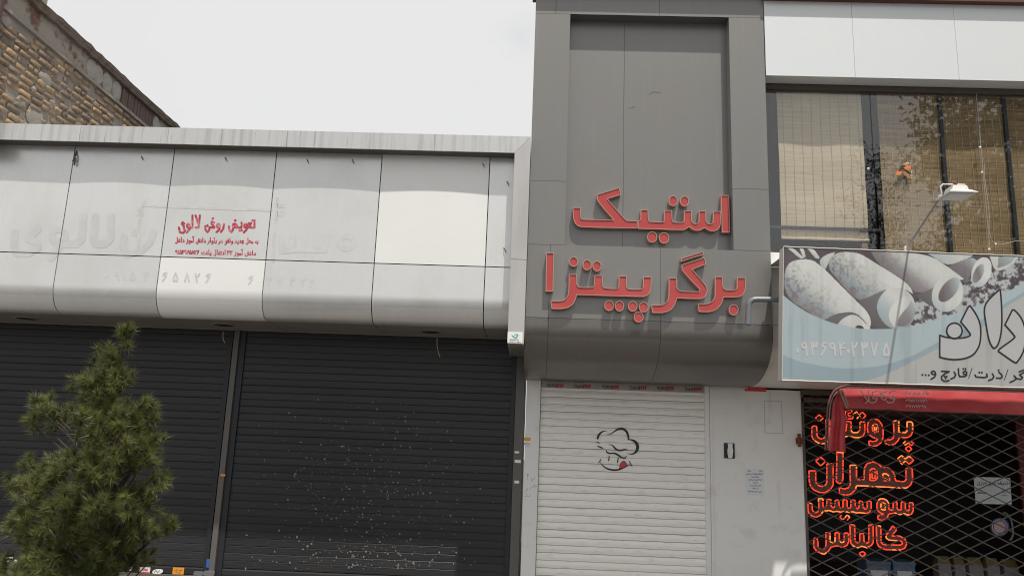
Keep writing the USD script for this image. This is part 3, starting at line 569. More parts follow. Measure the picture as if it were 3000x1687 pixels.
# stickers on the left shutter's rail
S1 = sh[0][0]; YR = YS - .016
def stick(name, px, m, label, ys=YR): return obj(name, plate(wrect(*px, ys), ys - .001, .001), m, S1, label=label)
q = stick('sticker', (409, 1660, 440, 1677), K['white_plastic'], 'white sticker with red lettering and red lower edge')
obj('print', plate(wrect(409, 1674, 440, 1677.2, YR), YR - .003, .001), K['red_sticker'], q); obj('print', plate(toplane(unary_union([LineString([(418 + i * 4, 1671), (420 + i * 4, 1664), (421.5 + i * 4, 1671)]).buffer(.7) for i in range(4)]), YR), YR - .003, .001), K['red_sticker'], q)
q = stick('sticker', (506, 1661, 539, 1681), K['orange'], 'orange sticker with two lines of dark print')
obj('print', plate(toplane(unary_union([text_px('تعمیر کرکره', 510, 535, 1668.5, 4, .9, .02), text_px('۹۱۵', 514, 530, 1677, 6, 1.0, .02)]), YR), YR - .003, .001), K['ink_soft'], q)
stick('sticker', (605, 1636, 617, 1661), K['blue'], 'upright blue sticker', YS - .03)
el = affinity.rotate(affinity.scale(Point(462, 1673).buffer(1), 16, 7.5), -8); q = obj('sticker', plate(toplane(el, YR), YR - .001, .001), K['white_plastic'], S1, label='white oval sticker')
obj('print', plate(toplane(LineString([(452, 1676), (457, 1669), (462, 1676), (468, 1670)]).buffer(.8), YR), YR - .003, .001), K['ink_soft'], q)
rh = lambda cx, cy, a, s=4.6: Polygon([(cx, cy), (cx + s * math.cos(a - .5), cy + s * math.sin(a - .5)), (cx + 1.7 * s * math.cos(a), cy + 1.7 * s * math.sin(a)), (cx + s * math.cos(a + .5), cy + s * math.sin(a + .5))])
obj('sticker', plate(toplane(unary_union([rh(386, 1667, a) for a in (-np.pi / 2, np.pi / 6, 5 * np.pi / 6)]), YR), YR - .001, .001), K['white_plastic'], S1, label='white emblem of three diamonds')
obj('sticker', plate(toplane(unary_union([Point(294, 1656).buffer(4), sbox(289, 1660, 301, 1664)]), YR), YR - .001, .001), K['white_plastic'], S1); obj('sticker', plate(toplane(unary_union([Point(46, 1643).buffer(5), sbox(20, 1630, 38, 1634), Point(24, 1644).buffer(3)]), YR), YR - .001, .001), K['white_plastic'], S1)
# splashes on the right shutter
r2 = random.Random(11); sp = []
def blob(cx, cy, r, el=1.):
    pts = [(cx + r * (1 + .35 * math.sin(a * 3 + cx)) * math.cos(a) * r2.uniform(.8, 1.15), cy + el * r * math.sin(a) * r2.uniform(.8, 1.15)) for a in np.linspace(0, 2 * np.pi, 9)[:-1]]; return Polygon(pts).buffer(0)
for _ in range(900):
    px = r2.gauss(1080, 160); py = r2.gauss(1430, 130) if r2.random() < .72 else 1690 - abs(r2.gauss(0, 60))
    if py > 1665 or py < 1160 or px < 720 or px > 1480: continue
    sp.append(blob(px, py, min(3.2, abs(r2.gauss(0, 1.15)) + .5), 1.8 if py > 1570 and r2.random() < .4 else 1.))
obj('paint_splash', trimesh.util.concatenate([plate(toplane(s, YS), YS - .0105, .001) for s in sp if s.area > .3]), K['splash'], sh[1][0], kind='stuff', label='pale splashes of mud or paint')

# ================================================================== GREY TOWER with red letters
YT = -1.3; YBK = YT + .17
tx0, tx1 = xv(YT, (1570, 10), (1552, 533), (1545, 730), (1540, 900)), xv(YT, (2232.4, 2), (2244, 282), (2258, 640))
ztt = zh(YT, (1650, 41), (2150, 53)); zmid = zh(YT, (1640, 716), (2260, 738)); zlow = zh(YT, (1580, 928.75), (2224, 951.75))
rx0, rx1 = xv(YT, (1671, 42.5), (1660.4, 541), (1655, 700)), xv(YT, (2133, 54), (2146, 560), (2150, 725))
ztc = zlow - .09; ztb = 2.80
tw = thing('tower_facade', 'tall dark grey clad shop front with sunken panel behind the red letters', 'shop front')
ZT = 6.2 + 1.85; 
obj('core', MB().add(box(tx0 + .03, tx1 - .03, YBK + .03, 4, ztc + .02, ZT)).add(box(tx0 + .03, tx1 - .03, .13, 4, ztb + .1, ztc + .02)).add(box(tx0 + .026, tx1 - .026, -.052, .125, ztb + .012, ztc + .02)).mesh(), K['joint'], tw)
zc1 = zh(YT, (1600, 530), (1650, 532)); zc2 = zh(YT, (2180, 553), (2250, 556))
xm = xv(YT, (1832.4, 70), (1831.6, 541)); xtop = xv(YT, (1931, 20), (1932, 45)); xa, xb = xv(YT, (1608, 850), (1606, 1000)), xv(YT, (1936, 850), (1935, 1000)); xk = xv(YT, (1629, 5), (1629, 30))
e = .002
def tp_(x0, x1, z0, z1, yb=YT + .02, m='tower'): return obj('panel', plate(rect(x0 + e, x1 - e, z0 + e, z1 - e), yb, .02), K[m], tw)
tp_(tx0, xk, ztt, ZT); tp_(xk, xtop, ztt, ZT); tp_(xtop, tx1, ztt, ZT)
tp_(tx0, rx0, zc1, ztt); tp_(tx0, rx0, zmid, zc1); tp_(rx1, tx1, zc2, ztt); tp_(rx1, tx1, zmid, zc2)
tp_(rx0 - .02, xm, zmid - .02, ztt + .02, YBK + .02); tp_(xm, rx1 + .02, zmid - .02, ztt + .02, YBK + .02)
obj('recess_jamb', box(rx0 - .018, rx0 - .002, YT + .021, YBK, zmid, ztt), K['tower'], tw); obj('recess_jamb', box(rx1 + .002, rx1 + .018, YT + .021, YBK, zmid, ztt), K['tower'], tw)
obj('recess_head', box(rx0, rx1, YT + .021, YBK, ztt + .002, ztt + .018), K['tower'], tw)
obj('recess_sill', box(rx0, rx1, YT + .021, YBK, zmid - .018, zmid - .003), K['tower'], tw)
for (a, b) in ((tx0, xa), (xa, xb), (xb, tx1)): tp_(a, b, zlow, zmid)
prof_t = [(YT, zlow - .003), (YT, ztc)]
Rh, Rd = ztc - ztb, .95
for t in np.linspace(0, np.pi / 2, 18)[1:]: prof_t.append((YT + Rd * (1 - math.cos(t)), ztc - Rh * math.sin(t)))
prof_t += [(-.06, ztb + .002)]
for (a, b) in ((tx0, xa), (xa, xb), (xb, tx1)):
    inn = [(y + .018, z + (.018 if i > 1 else 0)) for i, (y, z) in enumerate(prof_t)]
    obj('curved_panel', prism_x(prof_t + inn[::-1], a + e, b - e), K['tower_low'], tw, smooth=30)
m = trimesh.creation.extrude_polygon(Polygon([(y + .02, z + .02) for y, z in prof_t] + [(.2, ztb + .024), (.2, zmid)]).buffer(0), .02, engine='earcut'); v = m.vertices.copy(); m.vertices = np.column_stack([v[:, 2] + tx1 - .022, v[:, 0], v[:, 1]]); obj('end_cheek', m, K['tower_low'], tw)
m = m.copy(); m.vertices[:, 0] += tx0 - tx1 + .026; obj('end_cheek', m, K['tower_low'], tw)
obj('side_cladding', box(tx0 + .002, tx0 + .022, YT + .021, 3.9, zmid, ZT), K['tower'], tw); obj('side_cladding', box(tx1 - .022, tx1 - .002, YT + .021, 3.9, zmid, ZT), K['tower'], tw)
# scratches
for pts in ([(1902, 277), (1915, 269), (1935, 272)], [(1843, 318), (1860, 313)]): obj('scratch', plate(toplane(LineString(pts).buffer(1), YBK), YBK - .001, .0008), K['grey_post'], tw)

def letter(outline, ox, oy, word, Y, rnd=2.0, depth=.085, s=4.):
    p = Polygon(crop(chaikin(outline), ox, oy, s)).buffer(0); p = p.buffer(-rnd * .7).buffer(rnd * 1.0).buffer(-rnd * .3) if rnd else p
    w = toplane(p, Y - depth); ins = w.buffer(-.008)
    o = obj('letter', plate(w.difference(ins), Y - .001, depth), K['letter_rim'], word)
    obj('face', plate(ins.buffer(.0005), Y - .012, depth - .02), K['letter_red'], o); return o
def dot(c, ox, oy, word, Y, rx_, ry_, depth=.085, s=4.):
    p = affinity.scale(Point(crop([c], ox, oy, s)[0]).buffer(1, quad_segs=8), rx_ / s, ry_ / s); w = toplane(p, Y - depth); ins = w.buffer(-.008)
    o = obj('letter_dot', plate(w.difference(ins), Y - .001, depth), K['letter_rim'], word); obj('face', plate(ins.buffer(.0005), Y - .012, depth - .02), K['letter_red'], o)
w1 = thing('red_lettering', 'raised red steak sign word in the sunken panel, the upper of two lines', 'sign lettering')
A = [(152, 312), (245, 312), (245, 425), (252, 442), (270, 450), (632, 458), (435, 235), (435, 160), (700, 78), (716, 160), (560, 212), (770, 455), (800, 466), (910, 468), (910, 555), (255, 545), (205, 525), (172, 490), (155, 430)]
B = [(915, 468), (932, 464), (945, 448), (948, 430), (948, 338), (1036, 338), (1040, 450), (1047, 468), (1062, 476), (1200, 482), (1218, 475), (1225, 458), (1225, 345), (1316, 345), (1318, 455), (1325, 475), (1340, 483), (1435, 485), (1450, 478), (1455, 462), (1455, 348), (1545, 348), (1545, 460), (1560, 492), (1590, 503), (1618, 490), (1630, 465), (1630, 352), (1712, 352), (1714, 470), (1735, 500), (1760, 504), (1785, 495), (1797, 470), (1797, 356), (1888, 356), (1888, 500), (1870, 560), (1820, 590), (1760, 588), (1695, 550), (1650, 580), (1600, 585), (1555, 570), (1515, 540), (1470, 572), (1430, 577), (915, 560)]
letter(A, 1640, 530, w1, YBK); letter(B, 1640, 530, w1, YBK); letter([(1890, 168), (1982, 168), (1997, 605), (1900, 605)], 1640, 530, w1, YBK, 0)
for c, a, b in (((1328, 235), 51, 60), ((1462, 238), 52, 60), ((1083, 658), 58, 64), ((1222, 668), 60, 65)): dot(c, 1640, 530, w1, YBK, a, b)
w2 = thing('red_lettering', 'raised red pizza sign word, left half of the lower line, with a tall bar', 'sign lettering')
letter([(80, 122), (172, 122), (162, 575), (75, 575)], 1580, 710, w2, YT, 0)
letter([(347, 372), (440, 372), (440, 480), (450, 510), (470, 523), (620, 525), (636, 515), (643, 495), (648, 385), (740, 385), (742, 500), (750, 522), (770, 534), (905, 540), (922, 530), (930, 510), (932, 393), (1025, 393), (1022, 505), (1032, 535), (1055, 546), (1190, 548), (1210, 538), (1218, 515), (1220, 403), (1315, 403), (1313, 520), (1302, 575), (1280, 610), (1245, 632), (1205, 640), (440, 615), (430, 660), (395, 730), (330, 770), (250, 782), (145, 778), (133, 685), (250, 685), (300, 668), (330, 630), (342, 580), (345, 500)], 1580, 710, w2, YT)
for c, a, b in (((402, 227), 51, 58), ((560, 265), 51, 60), ((676, 278), 51, 60), ((818, 740), 55, 62), ((940, 746), 53, 62), ((1095, 748), 55, 62), ((1223, 758), 56, 61), ((1165, 873), 56, 64)): dot(c, 1580, 710, w2, YT, a, b)
w3 = thing('red_lettering', 'raised red burger sign word at the right of the lower line, above the grey pipe', 'sign lettering')
letter([(1518, 415), (1612, 415), (1612, 515), (1622, 545), (1645, 564), (1680, 570), (1872, 574), (1880, 550), (1672, 335), (1668, 262), (1940, 175), (1953, 255), (1795, 318), (1935, 475), (1962, 520), (1972, 560), (1958, 620), (1925, 652), (1880, 665), (1615, 655), (1605, 690), (1570, 765), (1510, 812), (1440, 828), (1325, 825), (1312, 733), (1430, 733), (1480, 710), (1508, 670), (1517, 620)], 1580, 710, w3, YT)
letter([(1660, 188), (1922, 105), (1928, 140), (1662, 225)], 1580, 710, w3, YT, 0)
letter([(2062, 402), (2150, 402), (2150, 505), (2160, 535), (2180, 550), (2210, 556), (2290, 553), (2310, 540), (2318, 515), (2320, 410), (2415, 410), (2420, 520), (2410, 575), (2385, 620), (2330, 645), (2160, 642), (2150, 690), (2105, 765), (2040, 808), (1960, 818), (1870, 812), (1860, 718), (1960, 718), (2020, 697), (2050, 655), (2060, 610)], 1580, 710, w3, YT)
dot((2278, 790), 1580, 710, w3, YT, 57, 64)

# ================================================================== WHITE SHUTTER and its surround
wc0, wc1 = xv(0, (1541, 1200), (1526, 1640)), xv(0, (1585, 1200), (1568, 1640))
ws1 = xv(0, (2070, 1138), (2068, 1687)); wd1 = xv(0, (2346, 1144.5), (2356.4, 1687))
ztopw = ztb + .35
cl = thing('white_column', 'narrow white metal column with small stickers, left of the white shutter', 'column')
obj('column', box(wc0, wc1 - .004, -.06, .2, 0, ztopw), K['white_paint'], cl)
for (pxs, mm, lab) in (((1536, 1281, 1554, 1290), 'orange', 'small orange sticker'), ((1536, 1296, 1552, 1303), 'pale_blue', None), ((1538, 1304, 1555, 1309), 'ghost', None)): obj('sticker', plate(wrect(*pxs, -.06), -.061, .001), K[mm], cl, label=lab)
for (t, y, xr) in (('بن ۳', 1402, 1566), ('سر', 1425, 1572), ('بگ', 1452, 1556)): obj('pencil_writing', plate(toplane(text_px(t, xr - 22, xr, y, 20, 1.0, 0), -.06), -.061, .0008), K['pencil'], cl)
ws = thing('white_shutter', 'white slatted roller shutter with a chef face decal under the grey tower', 'roller shutter')
PW = .0985
def wprof(z):
    h = PW; o = [(.012, z + .002)]
    for t in np.linspace(0, 1, 9): o.append((-.003 - .013 * math.sin(np.pi * min(1, t * 1.05)) ** .7, z + .004 + (h - .018) * t))
    o += [(.001, z + h - .011), (.001, z + h - .002), (.012, z + h - .002)]; return o
for i in range(int(ztopw / PW)): obj('slat', prism_x(wprof(.02 + i * PW + rng.uniform(-.0015, .0015)), wc1 + .004, ws1 - .016), K['white_slat'], ws, smooth=35)
obj('backing', box(wc0 + .003, wd1 - .003, .212, .235, -.05, ztb + .095), K['joint'], ws)  # unseen board added to stop light leaking between the slats
obj('side_guide', box(ws1 - .015, ws1 + .045, -.045, .1, 0, ztopw), K['white_paint'], ws)
def film_y(px): return 1135 + (px - 1585) * .026
fx0, fx1 = W(1588, 1135, -.03)[0], W(2066, 1147, -.03)[0]; fz0, fz1 = zh(-.03, (1600, 1137), (2060, 1149)), zh(-.03, (1600, 1112), (2060, 1124)) + .15
fl = obj('printed_film', plate(rect(fx0, fx1, fz0, fz1), -.03, .003), K['film'], ws, label='wrinkled protective film with black and red brand print above the slats')
for k, px in enumerate((1601, 1681, 1763, 1844, 1924, 2006)):
    inv = k % 2 == 0
    for row in (0, 1):
        yy = film_y(px) - 2 - row * 17
        obj('print', latin('Datis', px, yy, .045, -.0345, inv), K['film_black'], fl)
        bars = unary_union([LineString([(px + 28 + i * 6.0, yy + 1), (px + 31 + i * 6.0, yy - 9)]).buffer(2.0, cap_style='flat') for i in range(4)] + [LineString([(px + 27, yy - 8 + 7 * (i % 2)), (px + 50, yy - 8 + 7 * (i % 2))]).buffer(1.0, cap_style='flat') for i in range(1)])
        obj('print', plate(toplane(bars, -.0345), -.034, .001), K['film_red'], fl)
# chef face decal
O = (1700, 1230, 9.056)
st = [([(720, 310), (630, 290), (550, 330), (490, 400), (460, 485)], [5, 22, 45, 55, 52]), ([(468, 690), (540, 720), (625, 757)], [30, 42, 5]), ([(695, 365), (770, 380), (850, 340), (950, 270), (1060, 225), (1160, 245), (1240, 330), (1270, 420), (1280, 505)], [5, 22, 28, 42, 56, 62, 62, 52, 42]),
      ([(1262, 518), (1380, 530), (1470, 585), (1520, 690), (1500, 800), (1420, 885), (1340, 900), (1240, 872)], [22, 42, 72, 80, 76, 45, 28, 5]), ([(750, 655), (830, 658), (900, 720), (970, 780), (1060, 800), (1160, 775), (1265, 785)], [5, 26, 46, 42, 36, 26, 5]),
      ([(695, 790), (702, 845), (780, 880), (880, 875), (970, 905), (1060, 960), (1140, 1003), (1190, 998), (1222, 940)], [8, 42, 36, 36, 50, 46, 36, 34, 5]), ([(770, 950), (752, 1068)], [24, 30]), ([(1008, 992), (988, 1115)], [24, 32]),
      ([(530, 1115), (620, 1225), (740, 1292), (880, 1320), (1020, 1310), (1140, 1268), (1250, 1210), (1325, 1160)], [10, 26, 42, 46, 46, 36, 20, 10]), ([(550, 1040), (490, 1130)], [26, 22]), ([(1298, 1090), (1372, 1215)], [22, 26]), ([(432, 585), (480, 600), (520, 610)], [14, 20, 8]), ([(1040, 1280), (1065, 1170), (1110, 1105), (1155, 1085), (1200, 1115), (1228, 1210)], [16, 16, 16, 16, 16, 16])]
YD = -.0178
dc = obj('chef_decal', plate(toplane(unary_union([Polygon([O[0] + a / O[2], O[1] + b / O[2]] for a, b in s.exterior.coords) if False else affinity.affine_transform(s, [1 / O[2], 0, 0, 1 / O[2], O[0], O[1]]) for s in [vstroke(p, w) for p, w in st]]), YD), YD, .001), K['black_ink'], ws, label='black line drawing of a smiling face in a chef hat with its tongue out')
obj('tongue', plate(toplane(Polygon(crop([(1035, 1285), (1062, 1185), (1105, 1115), (1155, 1092), (1198, 1120), (1225, 1210), (1140, 1265)], *O)), YD), YD + .0006, .001), K['tongue_red'], dc)

wd = thing('white_door', 'plain white metal door panel with a black plate, between white shutter and lattice grille', 'door')
dx0 = ws1 + .05; dzt = zh(-.05, (2110, 1137), (2330, 1143))
obj('leaf', box(dx0 + .03, wd1, -.05, .1, 0, dzt), K['white_paint'], wd); obj('frame', box(dx0, dx0 + .026, -.065, .1, 0, dzt), K['white_paint'], wd)
a = wrect(2240, 1175, 2291, 1268, -.05); obj('hatch', plate(a.buffer(.003).difference(a.buffer(-.003)), -.051, .001), K['pencil'], wd); 
bp = obj('black_plate', plate(wrect(2121, 1297, 2152, 1342, -.05, .012), -.0505, .012), K['black_ink'], wd, label='rounded black plate with a pale upright keyhole strip')
obj('strip', plate(toplane(Polygon([(2132, 1298), (2146, 1298), (2146, 1310), (2148, 1318), (2147, 1330), (2145, 1341), (2134, 1341), (2132, 1330), (2131, 1320), (2133, 1308)]), -.0635), -.0627, .0015), K['white_paint'], bp)
obj('tape', plate(wrect(2182, 1135, 2245, 1146, -.05), -.051, .002), K['red_sticker'], wd, label='red strip of tape on the top edge')
obj('hinge', MB().add(tube([W(2341, 1270, -.07), W(2343, 1308, -.07)], .022, 8)).add(box(*sorted([W(2332, 1290, -.06)[0], W(2352, 1290, -.06)[0]]), -.07, -.05, W(2340, 1300, -.06)[2], W(2340, 1282, -.06)[2])).mesh(), K['rust'], wd)
nt = thing('paper_notice', 'small white printed paper notice taped to the white door', 'notice')
obj('sheet', plate(wrect(2184, 1372, 2238, 1450, -.05), -.0515, .001), K['paper'], nt)
L_ = [('توجه', 2189, 2200), ('توجه', 2222, 2234), ('سفارشات پیتزا را می پذیریم', 2186, 2234), ('مشتریان عزیز', 2201, 2223), ('لطفا با شماره زیر تماس', 2193, 2231), ('بگیرید', 2205, 2219), ('شماره تلفن همراه', 2196, 2229), ('با تشکر', 2202, 2222), ('مدیریت فست فود استیک', 2192, 2232)]
obj('print', plate(toplane(unary_union([text_px(t, a_, b_, 1379 + 8.6 * max(0, i - 1), 4.2, .75, .03) for i, (t, a_, b_) in enumerate(L_)]), -.0525), -.0532, .0008), K['ink_soft'], nt)

# ================================================================== RIGHT BUILDING
YF, YG = -1.32, -1.06; XR = 9.5
rb = thing('right_building', 'right hand shop building with white upper fascia over a wide window band', 'building')
fj = [tx1 + .004, xv(YF, (2492, 0), (2507, 224.6)), xv(YF, (2790, 0), (2811, 236.7)), xv(YF, (3090, 10), (3115, 240)), XR]
zfb2, zft = zh(YF, (2300, 220), (2600, 229), (2950, 240)), zh(YF, (2400, 3), (2950, 11)) 
zft = zh(-1.41, (2500, 4), (2950, 13)) + .035
zhead = zh(YG, (2260, 250), (2600, 261), (2950, 274))
for i in range(4):
    obj('fascia_panel', plate(rect(fj[i] + .002, fj[i + 1] - .002, zfb2, zft + .05), YF + .02, .02), K['white_fascia'], rb)
    obj('soffit_panel', box(fj[i] + .002, fj[i + 1] - .002, YF + .021, YG - .03, zfb2 + .003, zfb2 + .02), K['white_fascia'], rb)
obj('fascia_back', box(tx1, XR, YF + .03, YG - .1, zfb2 + .03, zft + .05), K['joint'], rb)
obj('cornice', box(tx1 + .004, XR, YF - .09, YF + .3, zft, zft + .3), K['brown_metal'], rb, label='brown cornice board over the white fascia')
obj('tower_cornice', box(tx0 - .05, tx1 + .003, YT - .12, YT + .3, zft + .1, zft + .4), K['brown_metal'], rb)
zsill = zh(-1.0, (2300, 730), (2900, 760)) - .9
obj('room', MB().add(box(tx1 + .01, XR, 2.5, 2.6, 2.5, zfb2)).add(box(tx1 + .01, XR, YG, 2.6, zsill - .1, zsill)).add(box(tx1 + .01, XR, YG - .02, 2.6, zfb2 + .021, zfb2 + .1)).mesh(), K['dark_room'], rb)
obj('roof', box(tx1, XR, YF + .3, 6, zft + .05, zft + .2), K['roofing'], rb); obj('side_wall', box(XR, XR + .2, YF, 6, 0, zft + .1), K['white_paint'], rb)
obj('head_frame', box(tx1 + .02, XR, YG - .03, YG + .06, zhead - .05, zfb2), K['head_shade_brown'], rb)  # dark strip standing for the shadow under the soffit
ms = [xv(YG, (2549, 500), (2566, 690)), xv(YG, (2760, 400), (2793, 730)), xv(YG, (2960, 400), (2978, 720))]
gx = [tx1 + .02, xv(YG, (2560, 480), (2572, 690)), xv(YG, (2880, 480), (2896, 690)), XR]
for i in range(3): obj('glass_pane', box(gx[i] + .004, gx[i + 1] - .004, YG - .006, YG + .004, zsill, zhead), K['glass'], rb)
for x in (ms[1], ms[2]): obj('mullion', box(x - .022, x + .022, YG + .012, YG + .075, zsill, zhead - .05), K['mullion'], rb)
obj('transom', box(tx1 + .02, ms[0] + .1, YG + .03, YG + .06, zh(YG, (2300, 664), (2560, 670)) - .018, zh(YG, (2300, 664), (2560, 670)) + .018), K['mullion'], rb)
obj('sill_frame', box(tx1 + .02, XR, YG - .03, YG + .1, zsill - .06, zsill), K['mullion'], rb)
for (px, py) in ((2544, 494), (2877, 505), (2871, 432), (2898, 730)):
    c = W(px, py, YG - .03); m = trimesh.creation.icosphere(2, .016); m.apply_translation(c); obj('glass_bolt', m, K['white_plastic'], rb, smooth=True)
obj('seam_strip', tube([W(2860, 272, YG - .02), W(2900, 735, YG - .02)], .0045, 6), K['arm_metal'], rb)
# the strip of white sheet between tower and banner, down to the awning
zw1 = zh(-1.12, (2265, 739), (2290, 740)); zw0 = zh(-.3, (2300, 1132), (2420, 1137))
wz = zh(-1.12, (2262, 950), (2290, 952))
obj('white_sheet', plate(rect(tx1 + .004, XR, wz + .003, zw1), -1.10, .02), K['white_panel'], rb)
pw_ = [(-1.12, wz - .003), (-1.12, ztc - .05)] + [(-1.12 + .98 * (1 - math.cos(t)), ztc - .05 - (ztc - .05 - zw0) * math.sin(t)) for t in np.linspace(0, np.pi / 2, 14)[1:]] + [(0., zw0 + .001), (.1, zw0 + .001), (.1, wz - .003)]
obj('white_sheet', prism_x(pw_, tx1 + .004, XR), K['white_panel'], rb, smooth=30)
obj('door_head', box(ws1 + .05, tx1 + .003, -.055, .2, dzt + .003, ztb + .4), K['white_paint'], rb)
obj('lintel', box(wc0, XR, .25, .4, zw0 - .3, zw0 + .8), K['dark_wall'], rb)
obj('upper_wall', box(wc0, XR, .24, .3, zw0 + .021, zsill - .1), K['dark_wall'], rb)
# cable that sags across the window, floating plug
lc = thing('hanging_cable', 'thin pale cable hanging in front of the right window, ending above the sign', 'cable')
obj('cable', tube([W(a, b, YG - .08) for a, b in smooth_line([(2884, 480), (2890, 560), (2898, 640), (2904, 700), (2915, 713), (2935, 716), (3010, 722)], 24)], .0032, 5), K['wire'], lc); m = trimesh.creation.icosphere(1, .014); m.apply_translation(W(2917, 715, YG - .08)); obj('plug', m, K['white_plastic'], lc)

bf = thing('butterfly', 'orange and dark butterfly resting on the window glass over the brown blind', 'butterfly')
BO = (2220, 300, 4.); YB_ = YG - .012
def bfp(name, pts, m, lift, parent): return obj(name, plate(toplane(Polygon(crop(pts, *BO)).buffer(.6), YB_), YB_ - lift, .0012), K[m], parent)
wg = bfp('wing', [(1640, 800), (1690, 735), (1740, 700), (1790, 740), (1790, 770), (1720, 790), (1660, 850), (1610, 850)], 'butterfly_orange', 0, bf)
bfp('wing_edge', [(1650, 790), (1690, 735), (1735, 745), (1700, 770), (1690, 800), (1650, 805)], 'joint', .0015, wg); bfp('wing_edge', [(1710, 700), (1750, 680), (1790, 700), (1790, 735), (1740, 730)], 'butterfly_tip', .0015, wg)
wg = bfp('wing', [(1690, 810), (1790, 775), (1810, 830), (1805, 890), (1770, 890), (1720, 850)], 'butterfly_brown', 0, bf); bfp('wing_spots', [(1785, 800), (1805, 810), (1812, 890), (1795, 890)], 'butterfly_tip', .0015, wg)
obj('body', tube([W(*crop([(1700, 770)], *BO)[0], YB_ - .006), W(*crop([(1790, 830)], *BO)[0], YB_ - .006)], .006, 6), K['joint'], bf)
# blinds
def blind(px_l, px_r, ztop_, zbot_, m, label, nthr, seed, Y=YG + .06):
    t = thing('bamboo_blind', label, 'blind', 'reed blinds behind the upper window')
    r = np.random.default_rng(seed); nx, nz = 24, 60; xs, zs = np.linspace(px_l, px_r, nx), np.linspace(zbot_, ztop_, nz); X, Z = np.meshgrid(xs, zs)
    Yv = Y + .012 * np.sin(X * 7 + seed) * np.cos(Z * 2.1 + seed) + .006 * np.sin(Z * 9 + seed * 3)
    V = np.stack([X, Yv, Z], -1).reshape(-1, 3); F = []
    for i in range(nz - 1):
        for j in range(nx - 1):
            a = i * nx + j; F += [[a, a + 1, a + nx + 1], [a, a + nx + 1, a + nx]]
    obj('reed_sheet', trimesh.Trimesh(V, np.array(F), process=False), m, t, smooth=True)
    for k in range(nthr):
        x = px_l + (px_r - px_l) * (k + .6) / nthr
        yy = lambda zz: Y + .012 * math.sin(x * 7 + seed) * math.cos(zz * 2.1 + seed) + .006 * math.sin(zz * 9 + seed * 3) - .004
        obj('thread', tube([(x, yy(zz), zz) for zz in np.linspace(zbot_, ztop_, 14)], .0035, 4), K['thread'], t)
    obj('bottom_rod', tube([(px_l, Y, zbot_), (px_r, Y, zbot_)], .014, 6), m, t); return t
zb1 = zh(YG + .06, (2300, 703), (2540, 700)); ztb_ = zhead + .05
bl = xv(YG + .06, (2276, 350), (2291, 690)); br = xv(YG + .06, (2523, 350), (2547, 690)); b2 = xv(YG + .06, (2572, 350), (2593, 690))
blind(bl, br, ztb_, zb1, K['blind_pale_skywash'], 'fine reed blind with sky reflection put into its pale colour, leftmost in the upper window', 9, 1)
blind(b2, ms[1] - .022, ztb_, zb1 - .32, K['blind_brown'], 'brown reed blind behind the floodlight arm, between dark gap and first mullion', 8, 2)
blind(ms[1] + .022, ms[2] - .022, ztb_, zb1 - .28, K['blind_brown'], 'brown reed blind between the two dark mullions, behind the floodlight', 8, 3)
blind(ms[2] + .022, XR - .1, ztb_, zb1 - .28, K['blind_brown'], 'brown reed blind at the right edge of the upper window', 16, 4)
obj('shelf_post', box(*sorted([W(2524, 720, YG + .3)[0], W(2540, 720, YG + .3)[0]]), YG + .28, YG + .34, zsill, zb1 + .02), K['tan'], label='short tan wooden post behind the glass under the pale blind', cat='post')

# ================================================================== SIGN BANNER
YSG = -1.78
sg = thing('sign_banner', 'printed shop banner showing rolled flatbreads, black outlined script and a phone number', 'sign')
c2 = lambda a, b: (2200 + a / 3.019, 680 + b / 3.019)
def spt(a, b): return W(*c2(a, b), YSG)
TL, TR, BL, BRt = spt(288, 132), spt(3000, 238), spt(275, 1306), spt(3000, 1392)
quad = Polygon([(p[0], p[2]) for p in (TL, TR, BRt, BL)])
obj('box', plate(quad, YSG + .16, .158), K['sign_frame'], sg)
NX, NY = 560, 270
xs, ys_ = np.linspace(280, 3000, NX), np.linspace(0, 1, NY); U = np.repeat(xs[None], NY, 0); Vv = ys_[:, None]
top = 134 + (U - 288) * (238 - 132) / 2712.; bot = 1302 + (U - 275) * (1392 - 1306) / 2725.; Pv = top + (bot - top) * Vv
col = np.zeros((NY, NX, 3)); col[:] = (.345, .35, .34)
lerp = lambda pts: np.interp(U, [p[0] for p in pts], [p[1] for p in pts])
def curve(pts):
    from scipy.interpolate import PchipInterpolator
    f = PchipInterpolator([p[0] for p in pts], [p[1] for p in pts]); return f(np.clip(U, pts[0][0], pts[-1][0]))
C1 = curve([(270, 555), (420, 670), (560, 747), (800, 830), (1060, 865), (1280, 862), (1500, 820), (1800, 730), (2050, 640), (2300, 520), (2415, 465), (3000, 100)])
C2 = curve([(270, 1080), (500, 1160), (850, 1205), (1100, 1190), (1400, 1110), (1650, 985), (2050, 780), (2230, 655), (2415, 540), (3000, 160)])
C3 = curve([(270, 1278), (500, 1312), (750, 1325), (1000, 1310), (1250, 1235), (1450, 1140), (1660, 1035), (2050, 850), (2230, 690), (2415, 575), (3000, 200)])
noise2 = lambda sc, seed: meshkit.fbm(np.stack([U / sc, Pv / sc, np.zeros_like(U)], -1), 4, seed)
def put(mask, c): col[:] = np.where(np.clip(mask, 0, 1)[..., None] > 0, col * (1 - np.clip(mask, 0, 1)[..., None]) + np.asarray(c) * np.clip(mask, 0, 1)[..., None], col)
soft = lambda d, w=7.: np.clip(d / w + .5, 0, 1)
put(soft(C3 - Pv), (.235, .30, .34)); put(soft(C2 - Pv), (.32, .385, .41))
photo = soft(C1 - Pv, 5)
pc_ = np.zeros_like(col); pc_[:] = (.075, .06, .064)
pc_[:] = pc_ * (0.7 + .6 * noise2(300, 3)[..., None])
gn = noise2(38, 7); gmask = np.clip((C1 - Pv) / 200, 0, 1)
